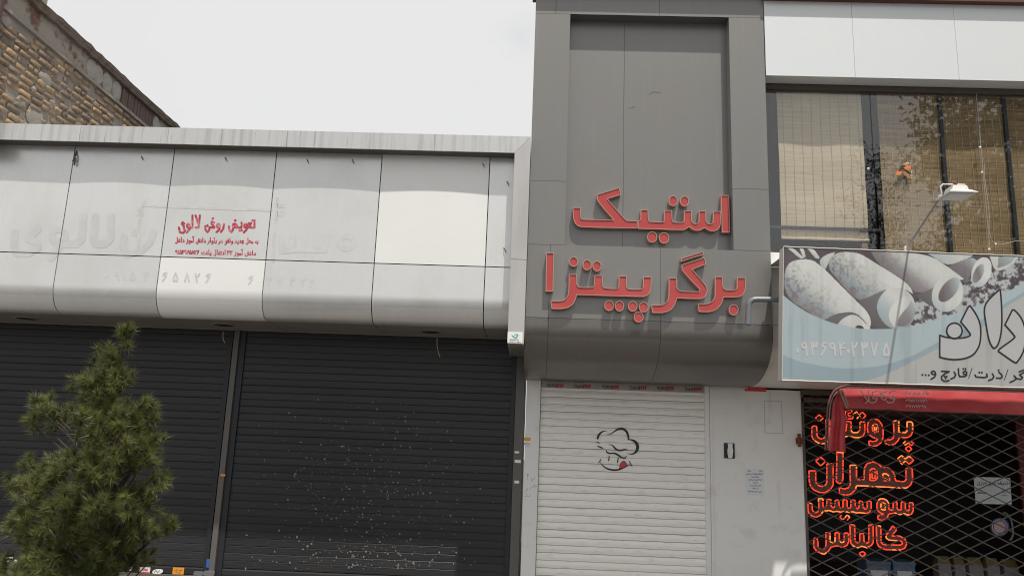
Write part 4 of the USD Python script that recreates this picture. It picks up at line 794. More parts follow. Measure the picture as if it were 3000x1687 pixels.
garn = np.where(gn[..., None] > .52, (.36, .38, .39), np.where(gn[..., None] > .42, (.15, .14, .15), (.06, .05, .06)))
gsel = (U > 1380) & (Pv > C1 - 230 - .05 * (U - 1380)); pc_[gsel] = garn[gsel]
LT, MD, DK, PU = np.array((.52, .535, .52)), np.array((.33, .385, .405)), np.array((.10, .085, .09)), np.array((.175, .162, .172))
DM = np.array((.155, .135, .142))
def npx(p): return [(114.7 + 1.836 * x, -18.1 + 1.836 * y) for x, y in p]
gr1, gr2 = noise2(22, 31), noise2(75, 32)
def fill(pts, ramp, ax=(.78, .62), grain=0., sm=True):
    """Printed shape: ramp of colours from its lower left edge to its upper right edge, across the axis ax."""
    q = npx(chaikin(pts, 2, 75) if sm else pts); pg = Polygon(q).buffer(0); m_ = shapely.contains_xy(pg, U.ravel(), Pv.ravel()).reshape(U.shape) if hasattr(shapely, 'contains_xy') else None
    t = U * ax[1] - Pv * ax[0]; b_ = [x * ax[1] - y * ax[0] for x, y in q]; t = np.clip((t - min(b_)) / (max(b_) - min(b_)), 0, 1)
    al = U * ax[0] + Pv * ax[1]; c_ = [x * ax[0] + y * ax[1] for x, y in q]; al = np.clip((al - min(c_)) / (max(c_) - min(c_)), 0, 1)
    xs_ = np.linspace(0, 1, len(ramp)); c = np.stack([np.interp(t, xs_, [r_[i] for r_ in ramp]) for i in range(3)], -1)
    k = grain * np.clip((gr1 - .46) * 5 + (gr2 - .5) * 3, 0, 1) * np.clip(1.15 - t * 1.3, 0, 1) * np.clip(1.2 - al * 1.2, .15, 1)
    c = c * (1 - k[..., None]) + DM * k[..., None]; pc_[m_] = c[m_]
def oval(cx_, cy_, a, b, ang, ramp, ax=(.78, .62)): fill([(cx_ + a * math.cos(t) * math.cos(ang) - b * math.sin(t) * math.sin(ang), cy_ + a * math.cos(t) * math.sin(ang) + b * math.sin(t) * math.cos(ang)) for t in np.linspace(0, 2 * np.pi, 28)[:-1]], ramp, ax, 0, False)
for p in ([(110, 88), (140, 88), (190, 138), (172, 142)], [(168, 88), (190, 90), (198, 132), (186, 136)], [(205, 88), (240, 92), (268, 138), (250, 144)], [(262, 150), (300, 118), (342, 108), (310, 160), (292, 200), (278, 185)]): fill(p, [MD, LT * .9, LT])
fill([(1090, 128), (1225, 130), (1200, 168), (1140, 202), (1112, 196)], [LT * .8, LT]); fill([(1132, 130), (1215, 131), (1190, 166), (1128, 186)], [PU, MD])
fill([(790, 114), (1010, 120), (1000, 132), (890, 178), (835, 142)], [MD, LT * .9, LT]); fill([(885, 180), (1000, 128), (1030, 150), (975, 265), (925, 215)], [PU * .7, PU, MD]); oval(1050, 206, 46, 76, .30, [MD, LT, LT * .95]); oval(1036, 212, 22, 50, .42, [PU * 1.2, DM, MD], (.3, .95))
fill([(515, 105), (790, 112), (905, 192), (968, 240), (870, 262), (740, 322), (640, 240), (545, 160)], [DM, PU * 1.3, LT * .85, LT, LT * .95], grain=.5); fill([(735, 318), (868, 262), (900, 260), (850, 390), (800, 370)], [PU * .55, PU * .9, MD]); oval(888, 312, 74, 90, .42, [MD, LT * .92, LT, LT * .9]); oval(895, 292, 36, 70, .66, [(.10, .07, .08), PU, MD * 1.1], (.3, .95))
fill([(455, 345), (600, 282), (660, 300), (620, 480), (520, 482), (490, 400)], [PU * .5, PU * .75, PU]); fill([(330, 110), (450, 106), (520, 150), (700, 262), (722, 312), (670, 282), (600, 284), (500, 330), (450, 347), (380, 272), (300, 182)], [DM * 1.2, MD * .8, LT * .8, LT, LT], grain=.95)
fill([(600, 284), (670, 281), (715, 315), (736, 370), (726, 440), (690, 472), (640, 484), (592, 466), (552, 412), (545, 360), (570, 312)], [MD * .8, MD, LT * .95, LT * .85]); fill([(640, 482), (606, 440), (604, 392), (640, 345), (690, 322), (702, 362), (662, 412), (646, 452)], [LT * .95, LT, LT]); fill([(645, 466), (652, 422), (700, 372), (712, 342), (735, 376), (728, 430), (690, 470)], [PU * .9, PU * 1.3, MD])
fill([(290, 440), (330, 416), (440, 400), (480, 430), (500, 480), (380, 475), (340, 462)], [PU * .6, PU * .8]); fill([(96, 190), (130, 150), (210, 140), (262, 162), (430, 330), (500, 395), (520, 440), (514, 482), (482, 432), (440, 400), (380, 402), (330, 416), (288, 442), (240, 415), (96, 325)], [DM * 1.3, MD * .75, LT * .85, LT, LT], grain=1.)
fill([(352, 468), (376, 432), (440, 404), (500, 460), (516, 486), (440, 482)], [MD, LT * .9, LT]); fill([(442, 472), (456, 461), (482, 468), (487, 486), (450, 484)], [(.05, .04, .045), (.07, .05, .055)])
col = col * (1 - photo[..., None]) + pc_ * photo[..., None]
col *= (0.93 + .14 * noise2(420, 21))[..., None]
st_ = meshkit.fbm(np.stack([U / 60., Pv / 900., np.ones_like(U)], -1), 3, 9); col *= (1 - .12 * np.clip((st_ - .55) * 6, 0, 1))[..., None]
fx = (U - 280) / 2720.
def lerp3(a, b, t): return a + (b - a) * t
Xa = lerp3(lerp3(TL[0], TR[0], fx), lerp3(BL[0], BRt[0], fx), Vv); Za = lerp3(lerp3(TL[2], TR[2], fx), lerp3(BL[2], BRt[2], fx), Vv)
V = np.stack([Xa, np.full_like(Xa, YSG - .002), Za], -1).reshape(-1, 3)
ii = (np.arange(NY - 1)[:, None] * NX + np.arange(NX - 1)[None]).ravel(); F = np.concatenate([np.stack([ii, ii + NX, ii + NX + 1], 1), np.stack([ii, ii + NX + 1, ii + 1], 1)])
po = obj('print', (V, F), K['print'], sg)
UsdGeom.PrimvarsAPI(UsdGeom.Mesh(po)).CreatePrimvar('ink', Sdf.ValueTypeNames.Color3fArray, 'vertex').Set(Vt.Vec3fArray.FromNumpy(np.clip(col, 0, 1).reshape(-1, 3).astype(np.float32)))
def on_sign(name, shape, m, lift, label=None): return obj(name, plate(toplane(shape, YSG), YSG - .002 - lift, .0008), m, sg, label=label)
L1 = (2678, 830, 8.)
NUN = [(600, 1215), (720, 1260), (960, 1290), (1180, 1275), (1310, 1230), (1320, 1180), (1090, 900), (1270, 535), (1310, 525), (1450, 720), (1540, 920), (1565, 1130), (1545, 1400), (1480, 1550), (1380, 1680), (1200, 1760), (960, 1790), (770, 1770), (600, 1730), (595, 1600)]
ALF = [(1610, 500), (1990, 150), (2015, 160), (2030, 280), (2050, 600), (2055, 950), (2030, 1200), (1980, 1400), (1920, 1500), (1860, 1520), (1800, 1450), (1740, 1300), (1680, 950)]
REH = [(2125, 970), (2300, 620), (2350, 620), (2500, 790), (2580, 980), (2620, 1200), (2580, 1550), (2480, 1750), (2390, 1860), (2340, 1850), (1970, 1590), (1975, 1550), (2330, 1300), (2360, 1250), (2320, 1190)]
for q in (NUN, ALF, REH):
    p = Polygon(crop(chaikin(q, 3, 60), *L1)).buffer(0); on_sign('script_letter', p.exterior.buffer(2.4), K['black_ink'], .0018); on_sign('letter_fill', p.buffer(-2), K['grey_fill'], .0006)
p = Point(crop([(940, 1110)], *L1)[0]).buffer(22.5); on_sign('letter_fill', p, K['grey_fill'], .0022); on_sign('script_letter', p.exterior.buffer(2.4), K['black_ink'], .0032)
L2 = (2678, 990, 8.)
ln = [[(400, 800), (440, 768), (490, 795), (502, 860), (450, 850), (405, 830), (400, 800)], [(502, 840), (480, 910), (395, 962)], [(640, 775), (820, 785), (720, 830), (640, 900), (640, 960), (690, 1005), (760, 1010), (815, 990)], [(935, 795), (972, 860), (940, 920), (860, 955)], [(1035, 715), (1042, 850), (1065, 900), (1180, 900), (1225, 870), (1230, 800), (1190, 768), (1145, 800), (1160, 845), (1225, 850)],
      [(1425, 865), (1450, 910), (1650, 925), (1710, 900), (1698, 840)], [(1830, 835), (1868, 900), (1830, 960), (1745, 992)], [(1985, 800), (2050, 860), (2060, 910), (2020, 940), (1925, 935)], [(2640, 760), (2470, 860), (2535, 920), (2505, 962), (2400, 950), (2340, 880)], [(2340, 880), (2390, 950), (2330, 1000), (2245, 1035)], [(2640, 715), (2460, 790)]]
dd = [(190, 860), (265, 865), (340, 868), (712, 897), (760, 902), (735, 942), (1150, 720), (1205, 722), (1525, 805), (1585, 806), (1977, 752)]
on_sign('menu_line', unary_union([LineString(crop(q, *L2)).buffer(2.3, quad_segs=4) for q in ln] + [Point(crop([q], *L2)[0]).buffer(2.9) for q in dd] + [LineString(crop(q, *L2)).buffer(1.1) for q in ([(1355, 705), (1275, 935)], [(2195, 740), (2115, 975)])]), K['black_ink'], .0012, 'black line of menu words')
nums = []
for ch, cx_ in zip('۰۹۳۶۹۴۰۲۳۷۵', (412, 472, 560, 642, 722, 806, 862, 916, 1005, 1090, 1196)):
    x_, y_ = c2(cx_, 1085 - (8 if ch == '۰' else 0) + (cx_ - 400) * .012); nums.append(text_px(ch, x_ - (9 if ch != '۰' else 4), x_ + (11 if ch != '۰' else 4), y_ - (0 if ch != '۰' else -6), 46, 5.4, 0))
on_sign('phone_number', unary_union(nums), K['pink_ink'], .0012, 'pale phone number')
obj('top_cover', box(TL[0] + .02, TL[0] + .95, YSG + .161, -1.125, TL[2] - .09, TL[2] - .08), K['sign_frame'], sg)  # unseen plate added to keep sun off the foot of the white door
obj('frame_trim', MB().add(tube([TL + [0, -.002, .004], TR + [0, -.002, .004]], .007, 6)).add(tube([BL + [0, -.002, -.003], BRt + [0, -.002, -.003]], .006, 6)).add(tube([TL + [0, -.002, .004], BL + [0, -.002, -.004]], .005, 6)).mesh(), K['sign_frame'], sg)

# grey pipe bent between banner and tower
pp = thing('vent_pipe', 'bent grey plastic pipe beside the banner edge, its open end hanging down', 'pipe')
pts = [W(2320, 878, -1.5), W(2260, 877, -1.5), W(2214, 877, -1.5), W(2200, 882, -1.5), W(2193.5, 896, -1.5), W(2192, 920, -1.5), W(2191, 948, -1.5)]
pts = np.vstack([pts[:2], smooth_line(np.array(pts[2:5]), 10), pts[5:]]); obj('pipe', tube(pts, .034, 14, cap=False), K['pipe_grey'], pp, smooth=True)
obj('socket', tube([W(2192.3, 925, -1.5), W(2191, 951, -1.5)], .039, 14, cap=False), K['pipe_grey'], pp, smooth=True); obj('mouth', tube([W(2191.2, 946, -1.5), W(2191.1, 949, -1.5)], .033, 12), K['black'], pp)

# floodlight on an arm
fd = thing('floodlight', 'small white floodlight on a thin slanting arm above the banner', 'floodlight')
a0, a1 = W(2656, 728, -1.7), W(2756, 575, -2.62)
obj('arm', tube([a0, a1], .0125, 8), K['arm_metal'], fd, smooth=True); obj('arm_socket', tube([W(2653.5, 738, -1.7), W(2653, 722, -1.7)], .02, 8), K['lamp_metal'], fd, smooth=True)
cz = W(2820, 562, -2.92)[2]; cx0 = W(2783.5, 561, -2.92)[0]; cx1 = W(2866, 562, -2.92)[0]; yN, yFar = -2.92, -2.62
def frus(x0, x1, y0, y1, z0, X0, X1, Y0, Y1, z1): 
    v = [(x0, y0, z0), (x1, y0, z0), (x1, y1, z0), (x0, y1, z0), (X0, Y0, z1), (X1, Y0, z1), (X1, Y1, z1), (X0, Y1, z1)]; return trimesh.convex.convex_hull(np.array(v))
obj('rim', frus(cx0, cx1, yN, yFar, cz, cx0, cx1, yN, yFar, cz + .012), K['lamp_metal'], fd); obj('hood', frus(cx0 + .004, cx1 - .004, yN + .004, yFar - .004, cz + .013, cx0 + .05, cx1 - .05, yN + .05, yFar - .05, cz + .045), K['lamp_metal'], fd)
obj('lens', box(cx0 + .03, cx1 - .03, yN + .03, yFar - .03, cz - .003, cz - .001), K['lamp_glass'], fd); obj('driver_box', frus(cx0 + .06, cx1 - .06, yN + .06, yFar - .06, cz + .046, cx0 + .075, cx1 - .075, yN + .07, yFar - .07, cz + .10), K['lamp_metal'], fd)
ym = (yN + yFar) / 2; obj('bracket', tube([(cx0 - .01, ym, cz + .02), (cx0 - .02, ym, cz + .1), (cx0 + .01, ym, cz + .135), (cx1 - .05, ym, cz + .135), (cx1 - .04, ym, cz + .05)], .008, 6), K['lamp_metal'], fd)
obj('arm_clamp', tube([a1, (cx0 + .02, yFar - .05, cz + .03)], .02, 8), K['lamp_metal'], fd); m = trimesh.creation.icosphere(1, .026); m.apply_translation([cx0 + .14, ym, cz + .145]); obj('rusty_bolt', m, K['rust'], fd)

# ================================================================== AWNING
YA = -.95
aw = thing('red_awning', 'folded red shop awning with white writing and a torn corner hanging down', 'awning')
top_px = [(2458, 1139), (2484, 1137), (2600, 1139.5), (2750, 1143), (2900, 1147), (3000, 1151), (3200, 1157)]
bot_px = [(2464, 1190), (2481, 1197), (2520, 1196), (2565, 1199), (2610, 1198), (2640, 1203), (2750, 1206), (2860, 1209), (3000, 1215), (3200, 1222)]
n = 90; xs = np.linspace(2460, 3200, n); rows = 9; V = []
for i, x in enumerate(xs):
    yt, yb = np.interp(x, *zip(*top_px)), np.interp(x, *zip(*bot_px))
    for r_ in range(rows):
        f = r_ / (rows - 1); V.append(W(x, yt + (yb - yt) * f, YA - .03 * math.sin(f * 2.2) - .012 * f * math.sin(x * .045) - .02 * f))
F = []
for i in range(n - 1):
    for r_ in range(rows - 1):
        a = i * rows + r_; F += [[a, a + rows, a + rows + 1], [a, a + rows + 1, a + 1]]
obj('valance', trimesh.Trimesh(np.array(V), np.array(F), process=False), K['awning_red'], aw, smooth=True)
obj('frame_tube', tube([W(a, b, YA + .03) for a, b in smooth_line([(3200, 1151), (2900, 1140), (2650, 1132.5), (2500, 1129), (2470, 1131), (2445, 1144), (2430, 1172), (2424, 1215), (2421, 1260), (2419, 1318)], 60)], .014, 8), K['frame_tube'], aw, smooth=True)
obj('frame_tube', tube([W(a, b, YA + .05) for a, b in ((3200, 1141), (2490, 1123))], .012, 6), K['frame_tube'], aw)
obj('side_edge', tube([W(a, b, YA - .02) for a, b in smooth_line([(2454, 1146), (2437, 1172), (2431, 1205), (2428, 1260), (2424, 1312)], 16)], .007, 6), K['awning_pale'], aw)
# hanging corner with folds
n, rows = 22, 26; V = []
lf = [(1148, 2455), (1180, 2440), (1240, 2434), (1300, 2427), (1318, 2425)]; rt = [(1148, 2462), (1180, 2468), (1212, 2477), (1230, 2481), (1260, 2476), (1290, 2476), (1326, 2477)]
for r_ in range(rows):
    f = r_ / (rows - 1); y0, y1 = 1146 + f * 172, 1146 + f * 179; xa_, xb_ = np.interp(y0, *zip(*lf)), np.interp(y1, *zip(*rt))
    for i in range(n):
        u = i / (n - 1); V.append(W(xa_ + (xb_ - xa_) * u, y0 + (y1 - y0) * u, YA - .03 - .04 * math.sin(u * 9.5 + .6) * (.25 + .75 * f)))
F = []
for r_ in range(rows - 1):
    for i in range(n - 1):
        a = r_ * n + i; F += [[a, a + 1, a + n + 1], [a, a + n + 1, a + n]]
obj('torn_corner', trimesh.Trimesh(np.array(V), np.array(F), process=False), K['awning_red'], aw, smooth=True, label='red cloth corner hanging in folds')
obj('pale_seam', trimesh.util.concatenate([tube([W(2459, 1142, YA - .05), W(2482, 1196, YA - .05)], .012, 6), tube([W(2466, 1140, YA - .04), W(2485, 1190, YA - .04)], .014, 6)]), K['awning_pale'], aw)
AW = (2400, 1120, 6.9)
ws_ = [[(840, 165), (960, 340), (1050, 412)], [(990, 165), (1005, 360), (930, 420)], [(1170, 175), (1070, 200), (1080, 240)], [(1080, 310), (1120, 270), (1170, 280), (1170, 330), (1080, 320)], [(1170, 330), (1140, 390), (1070, 410)], [(1225, 180), (1260, 320), (1310, 355), (1360, 320)], [(1370, 180), (1240, 220), (1330, 270)], [(1540, 165), (1420, 200), (1420, 240)], [(1440, 310), (1480, 270), (1530, 290), (1520, 330), (1430, 320)], [(1530, 330), (1490, 400), (1400, 410), (1350, 360)]]
YW = YA - .085
obj('chalk_writing', plate(toplane(unary_union([LineString(crop(q, *AW)).buffer(1.35, quad_segs=3) for q in ws_]), YW), YW, .001), K['pink_ink'], aw, label='large pale script on the red cloth')
obj('print', plate(toplane(unary_union([text_px('جلال نوری سطلی', 2645, 2721, 1153, 9, 2.1, .02), text_px('۰۹۱۵۲۱۱۹۸۲۱', 2652, 2718, 1176, 9.5, 1.5, .02), text_px('۳۷۱۷۷۲۹۸', 2654, 2714, 1193, 8.5, 1.4, .02)]), YW), YW, .001), K['pink_ink'], aw)

# ================================================================== GRILLE, neon words, shop inside
xg0, xg1 = wd1 + .01, XR - .2; zg0, zg1 = .05, zw0 - .02
gr = thing('lattice_grille', 'brown steel diamond lattice grille closing the neon lit shop', 'grille')
ref = W(2356 + 1545 / 4., 1325 + 35 / 4., -.02); DX, DZ = 73.5 / 208.1, 35.4 / 208.1
tanb = DZ / DX
for sgn in (1, -1):
    kmin = -40
    for k in range(-40, 60):
        # line z = ref.z + sgn*tanb*(x-ref.x) + k*DZ
        f = lambda x: ref[2] + sgn * tanb * (x - ref[0]) + k * DZ
        L = LineString([(xg0 - 9, f(xg0 - 9)), (xg1 + 9, f(xg1 + 9))]).intersection(rect(xg0, xg1, zg0, zg1))
        if L.is_empty or L.length < .03: continue
        yb = -.02 if sgn == 1 else -.027
        obj('grille_bar', plate(L.buffer(.0072, cap_style='flat'), yb, .006), K['grille'], gr)
obj('shutter_box', MB().add(box(xg0, xg1, -.1, .2, zg1 - .06, zg1 + .01)).add(box(xg0, xg1, -.06, .1, zg1 - .16, zg1 - .10)).add(box(xg0, xg1, -.05, .05, zg1 - .24, zg1 - .22)).mesh(), K['grille'], gr)
obj('side_channel', box(xg0 - .008, xg0 + .025, -.06, .06, 0, zg1), K['grille'], gr)
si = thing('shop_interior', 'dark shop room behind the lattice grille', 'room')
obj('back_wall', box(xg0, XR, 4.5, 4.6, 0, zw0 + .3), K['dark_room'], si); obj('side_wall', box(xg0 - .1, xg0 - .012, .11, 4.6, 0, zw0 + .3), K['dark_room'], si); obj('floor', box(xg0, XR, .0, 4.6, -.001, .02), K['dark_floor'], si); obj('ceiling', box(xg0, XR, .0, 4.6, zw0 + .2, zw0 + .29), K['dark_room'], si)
def neon(name, label, lines, ox, oy, Y=.10):
    t = thing(name, label, 'neon sign', 'red neon words in the grilled shop'); r = random.Random(ox + oy + len(lines))
    for q in lines:
        closed = q[-1] == 'c'; p = [a for a in q if a != 'c']; px = crop(p, ox, oy, 8.)
        line = LineString(px + ([px[0]] if closed else []));
        if closed and len(p) > 8:
            pts_ = np.array(Polygon(px).buffer(0).buffer(-1).buffer(2.0).buffer(-1).exterior.coords) if Polygon(px).is_valid else np.array(line.coords); line = LineString(pts_)
        w = LineString([tuple(W(a, b, Y)[[0, 2]]) for a, b in line.coords]); red, org = [], []; s = 0.
        while s < w.length - .01:
            L = min(r.uniform(.09, .24), w.length - s); n_ = max(3, int(L / .018) + 1)
            pp_ = np.array([w.interpolate(s + L * i / (n_ - 1)).coords[0] for i in range(n_)]); d = pp_[-1] - pp_[0]
            dn = np.linalg.norm(np.diff(pp_, axis=0), axis=1)
            if dn.min() > 1e-4: (org if abs(d[0]) > 2.6 * abs(d[1]) else red).append(tube([(a, Y - .012, b) for a, b in pp_],   .0085, 6))
            s += L + .012
        root = None
        for lst, mm in ((red, 'led_red'), (org, 'led_orange')):
            if len(lst) > 7: obj('neon_tube', trimesh.util.concatenate(lst), K[mm], t)
            else:
                for one in lst: obj('neon_tube', one, K[mm], t)
        if closed and len(p) > 5:
            pg = Polygon(px).buffer(0)
            if not pg.is_empty: obj('letter_board', plate(toplane(pg, Y), Y + .012, .008), K['letter_board'], t)
neon('neon_word', 'top red neon word, protein, partly behind the torn awning corner', [
    [(165, 540), (255, 540), (255, 740), (290, 810), (370, 845), (450, 800), (468, 720), (468, 390), (560, 400), (560, 760), (520, 880), (430, 950), (300, 940), (180, 860), (140, 780), (140, 570), 'c'], [(315, 275), (405, 360), (315, 430), (220, 355), 'c'],
    [(560, 760), (620, 800), (880, 800), (1000, 770), (1100, 800), (1250, 810), (1340, 770), (1380, 690), (1380, 440), (1265, 440), (1265, 640), (1210, 690), (1100, 690), (1060, 650), (1060, 440), (960, 425), (945, 640), (880, 690), (700, 690), 'c'],
    [(1010, 155), (1080, 170), (1070, 230), (980, 240), (1000, 300), (1105, 310), (1100, 370), (950, 370), (925, 300), (925, 200), 'c'], [(1110, 265), (1185, 205), (1255, 280), (1320, 210), (1405, 295), (1325, 375), (1250, 300), (1195, 370)],
    [(1690, 850), (1560, 800), (1460, 720), (1440, 600), (1450, 480), (1510, 400), (1600, 370), (1700, 400), (1780, 500), (1810, 620), (1810, 800), (1760, 930), (1660, 1000), (1560, 1010), (1480, 980), (1475, 880), (1560, 900), (1640, 890), 'c'], [(1620, 700), (1565, 650), (1555, 540), (1610, 490), (1680, 520), (1695, 600), (1695, 680)], [(1605, 560), (1610, 650), (1650, 670), (1650, 570)],
    [(2050, 420), (2175, 420), (2175, 680), (2330, 695), (2370, 650), (2370, 440), (2480, 440), (2500, 480), (2500, 680), (2460, 760), (2380, 810), (2190, 805), (2160, 880), (2080, 960), (1980, 985), (1860, 950), (1860, 850), (1960, 865), (2040, 830), (2065, 760), 'c'],
    [(2330, 900), (2280, 940), (2330, 985), (2390, 930), (2450, 890), (2530, 945), (2460, 1000), (2410, 940)], [(2405, 1005), (2480, 1075), (2405, 1140), (2325, 1065), 'c']], 2360, 1180)
neon('neon_word', 'large red neon word, Tehran, second from the top in the grilled shop', [
    [(70, 465), (230, 465), (230, 730), (280, 800), (370, 835), (460, 800), (490, 740), (490, 300), (640, 300), (640, 800), (580, 890), (460, 970), (330, 975), (180, 910), (110, 820), (85, 740), 'c'], [(345, 145), (460, 245), (350, 350), (230, 235), 'c'], [(725, 30), (870, 40), (868, 660), (840, 740), (790, 770), (715, 720), 'c'],
    [(1030, 335), (1185, 335), (1185, 650), (1220, 670), (1370, 675), (1365, 560), (1375, 390), (1430, 300), (1570, 255), (1690, 290), (1770, 380), (1900, 385), (2010, 450), (2070, 540), (2105, 700), (2280, 720), (2345, 690), (2345, 405), (2490, 405), (2500, 680), (2450, 800), (2350, 870), (1190, 810), (1150, 920), (1050, 1010), (930, 1035), (790, 1010), (780, 860), (900, 890), (1000, 860), (1045, 770), 'c'],
    [(1500, 690), (1500, 450), (1570, 405), (1650, 440), (1675, 540), (1675, 640), (1620, 690), (1500, 690)], [(1550, 640), (1550, 480), (1600, 480), (1630, 500), (1620, 640), (1550, 640)], [(1790, 690), (1960, 700), (1960, 600), (1900, 540), (1800, 530), (1810, 620)], [(1850, 650), (1910, 650)], [(2150, 180), (2240, 105), (2330, 190), (2420, 120), (2525, 220), (2420, 315), (2330, 230), (2250, 315), 'c']], 2360, 1320)
neon('neon_word', 'small red neon word, sausage, third from the top in the grilled shop', [
    [(45, 180), (150, 190), (150, 340), (200, 400), (260, 400), (305, 340), (295, 75), (400, 75), (400, 260), (430, 285), (480, 270), (495, 90), (590, 95), (590, 250), (640, 295), (680, 260), (690, 110), (770, 110), (780, 260), (830, 300), (870, 270), (870, 100), (965, 105), (970, 280), (1010, 310), (1050, 290), (1055, 110), (1155, 115), (1160, 270), (1210, 320), (1245, 280), (1250, 130), (1330, 140), (1340, 280), (1390, 330), (1440, 300), (1430, 130), (1530, 140), (1530, 330), (1480, 400), (1400, 420), (1310, 410), (1250, 400), (1180, 410), (1100, 380), (1020, 400), (900, 370), (820, 395), (740, 370), (640, 385), (540, 350), (400, 375), (350, 460), (240, 510), (140, 480), (60, 400), (45, 300), 'c'],
    [(840, 465), (790, 500), (860, 570), (920, 520), (960, 455), (1030, 500), (970, 580)], [(1855, 430), (1760, 420), (1680, 360), (1660, 250), (1670, 170), (1720, 90), (1800, 70), (1890, 110), (1940, 180), (1945, 330), (2040, 350), (2050, 150), (2135, 150), (2140, 320), (2190, 350), (2235, 330), (2235, 150), (2330, 155), (2330, 330), (2380, 370), (2425, 330), (2420, 165), (2510, 170), (2515, 360), (2470, 440), (2380, 460), (2290, 420), (2200, 450), (2090, 410), (1940, 435), (1900, 530), (1800, 585), (1690, 560), (1680, 480), 'c'], [(1755, 300), (1755, 210), (1790, 170), (1855, 190), (1860, 340), (1790, 340), (1755, 300)]], 2360, 1450)
neon('neon_word', 'lowest red neon word, cold cuts, at the bottom of the grilled shop', [
    [(190, 1000), (240, 1000), (280, 1040), (285, 1200), (340, 1260), (400, 1260), (460, 1220), (475, 1100), (465, 870), (565, 870), (570, 1080), (610, 1105), (670, 1100), (685, 1050), (685, 870), (785, 875), (785, 1060), (830, 1105), (890, 1090), (900, 1040), (895, 880), (995, 880), (1005, 1080), (960, 1170), (860, 1215), (740, 1175), (590, 1205), (540, 1290), (440, 1370), (370, 1360), (250, 1300), (190, 1220), (180, 1100), 'c'],
    [(1030, 680), (1140, 690), (1150, 1060), (1200, 1115), (1260, 1090), (1260, 890), (1355, 890), (1360, 1080), (1420, 1125), (1470, 1100), (1475, 690), (1575, 690), (1580, 1100), (1530, 1170), (1430, 1225), (1310, 1185), (1220, 1225), (1120, 1190), (1050, 1120), (1040, 900), 'c'], [(1325, 1310), (1405, 1360), (1325, 1435), (1245, 1355), 'c'],
    [(1650, 715), (1755, 715), (1760, 1090), (1810, 1150), (2200, 1165), (2265, 1130), (2250, 1080), (2200, 1055), (1960, 1050), (1880, 1000), (1880, 930), (1950, 840), (2030, 710), (2130, 800), (2000, 950), (2200, 950), (2320, 1020), (2365, 1120), (2320, 1230), (2220, 1275), (1850, 1265), (1700, 1190), (1660, 1090), 'c']], 2360, 1450)
pn = thing('paper_sign', 'square white price paper inside the grilled shop, at the far right', 'paper sign')
obj('sheet', plate(toplane(Polygon(crop([(1985, 285), (2412, 296), (2432, 606), (2010, 598)], 2356, 1325, 4)), .14), .14, .002), K['paper_dim'], pn)
obj('print', plate(toplane(unary_union([text_px('اندیشه مرغ سبزی', 2860, 2958, 1416, 12, 1.8, .02), text_px('سلف', 2862, 2890, 1444, 10, 1.8, .02), LineString([(2934, 1434), (2951, 1434)]).buffer(.8), LineString([(2934, 1442), (2950, 1443)]).buffer(.8), LineString([(2936, 1450), (2950, 1451)]).buffer(.8)]), .137), .136, .001), K['ink_soft'], pn)
lg = thing('round_sign', 'round blue and pink sign in the grilled shop below the white paper', 'sign'); c = crop([(2290, 870)], 2356, 1325, 4)[0]
obj('disc', plate(toplane(Point(c).buffer(27), .5), .5, .01), K['logo_blue'], lg); obj('centre', plate(toplane(Point(c).buffer(17), .49), .4895, .004), K['logo_pink'], lg); obj('ring', plate(toplane(Point(c).buffer(23).difference(Point(c).buffer(20)), .49), .4895, .004), K['logo_pink'], lg)
hs = thing('cable_loop', 'pale curved cable beside the round sign in the grilled shop', 'cable'); obj('cable', tube([W(a, b, .4) for a, b in smooth_line(crop([(2330, 700), (2400, 740), (2440, 860), (2445, 960), (2410, 1030)], 2356, 1325, 4), 20)], .012, 6), K['grey_pack'], hs)
def carton(px, Y, d, m, name, label, cat, group):
    t = thing(name, label, cat, group); a = wrect(*px, Y); x0, z0, x1, z1 = a.bounds; obj('body', frus(x0, x1, Y, Y + d, z0, x0 + .005, x1 - .005, Y, Y + d, z1 - .05), K[m], t)
    obj('lid', box(x0 - .004, x1 + .004, Y - .004, Y + d, z1 - .048, z1), K[m], t); obj('print', plate(rect(x0 + .05, x1 - .05, z0 + .1, z1 - .12), Y - .0045, .001), K['paper_dim'], t)
carton((2541, 1643, 2612, 1750), .55, .35, 'blue_box', 'tub', 'left of two blue tubs at the foot of the grilled shop', 'tub', 'blue tubs')
carton((2619, 1645, 2684, 1750), .55, .35, 'blue_box', 'tub', 'right of two blue tubs at the foot of the grilled shop', 'tub', 'blue tubs')
for k, (a, b, w_) in enumerate(((2752, 1630, 40), (2800, 1632, 34), (2842, 1634, 44), (2896, 1636, 40), (2946, 1640, 46))):
    t = thing('food_pack', ('leftmost', 'second from left', 'middle', 'second from right', 'rightmost')[k] + ' of five yellow topped food packs at the foot of the grilled shop', 'food pack', 'row of yellow topped food packs'); r_ = wrect(a, b, a + w_, b + 95, .8); x0, z0, x1, z1 = r_.bounds
    obj('bag', frus(x0, x1, .8, 1.0, z0, x0 + .01, x1 - .01, .83, .97, z1 - .1), K['grey_pack'], t); obj('top', frus(x0 + .005, x1 - .005, .83, .97, z1 - .099, x0 + .02, x1 - .02, .88, .92, z1), K['yellow_pack'], t)
obj('door_curtain', box(W(2991, 1400, .6)[0], XR, .6, .64, .02, zg1 - .1), K['dark_red'], label='dark red curtain at the right edge of the grilled shop', cat='curtain')

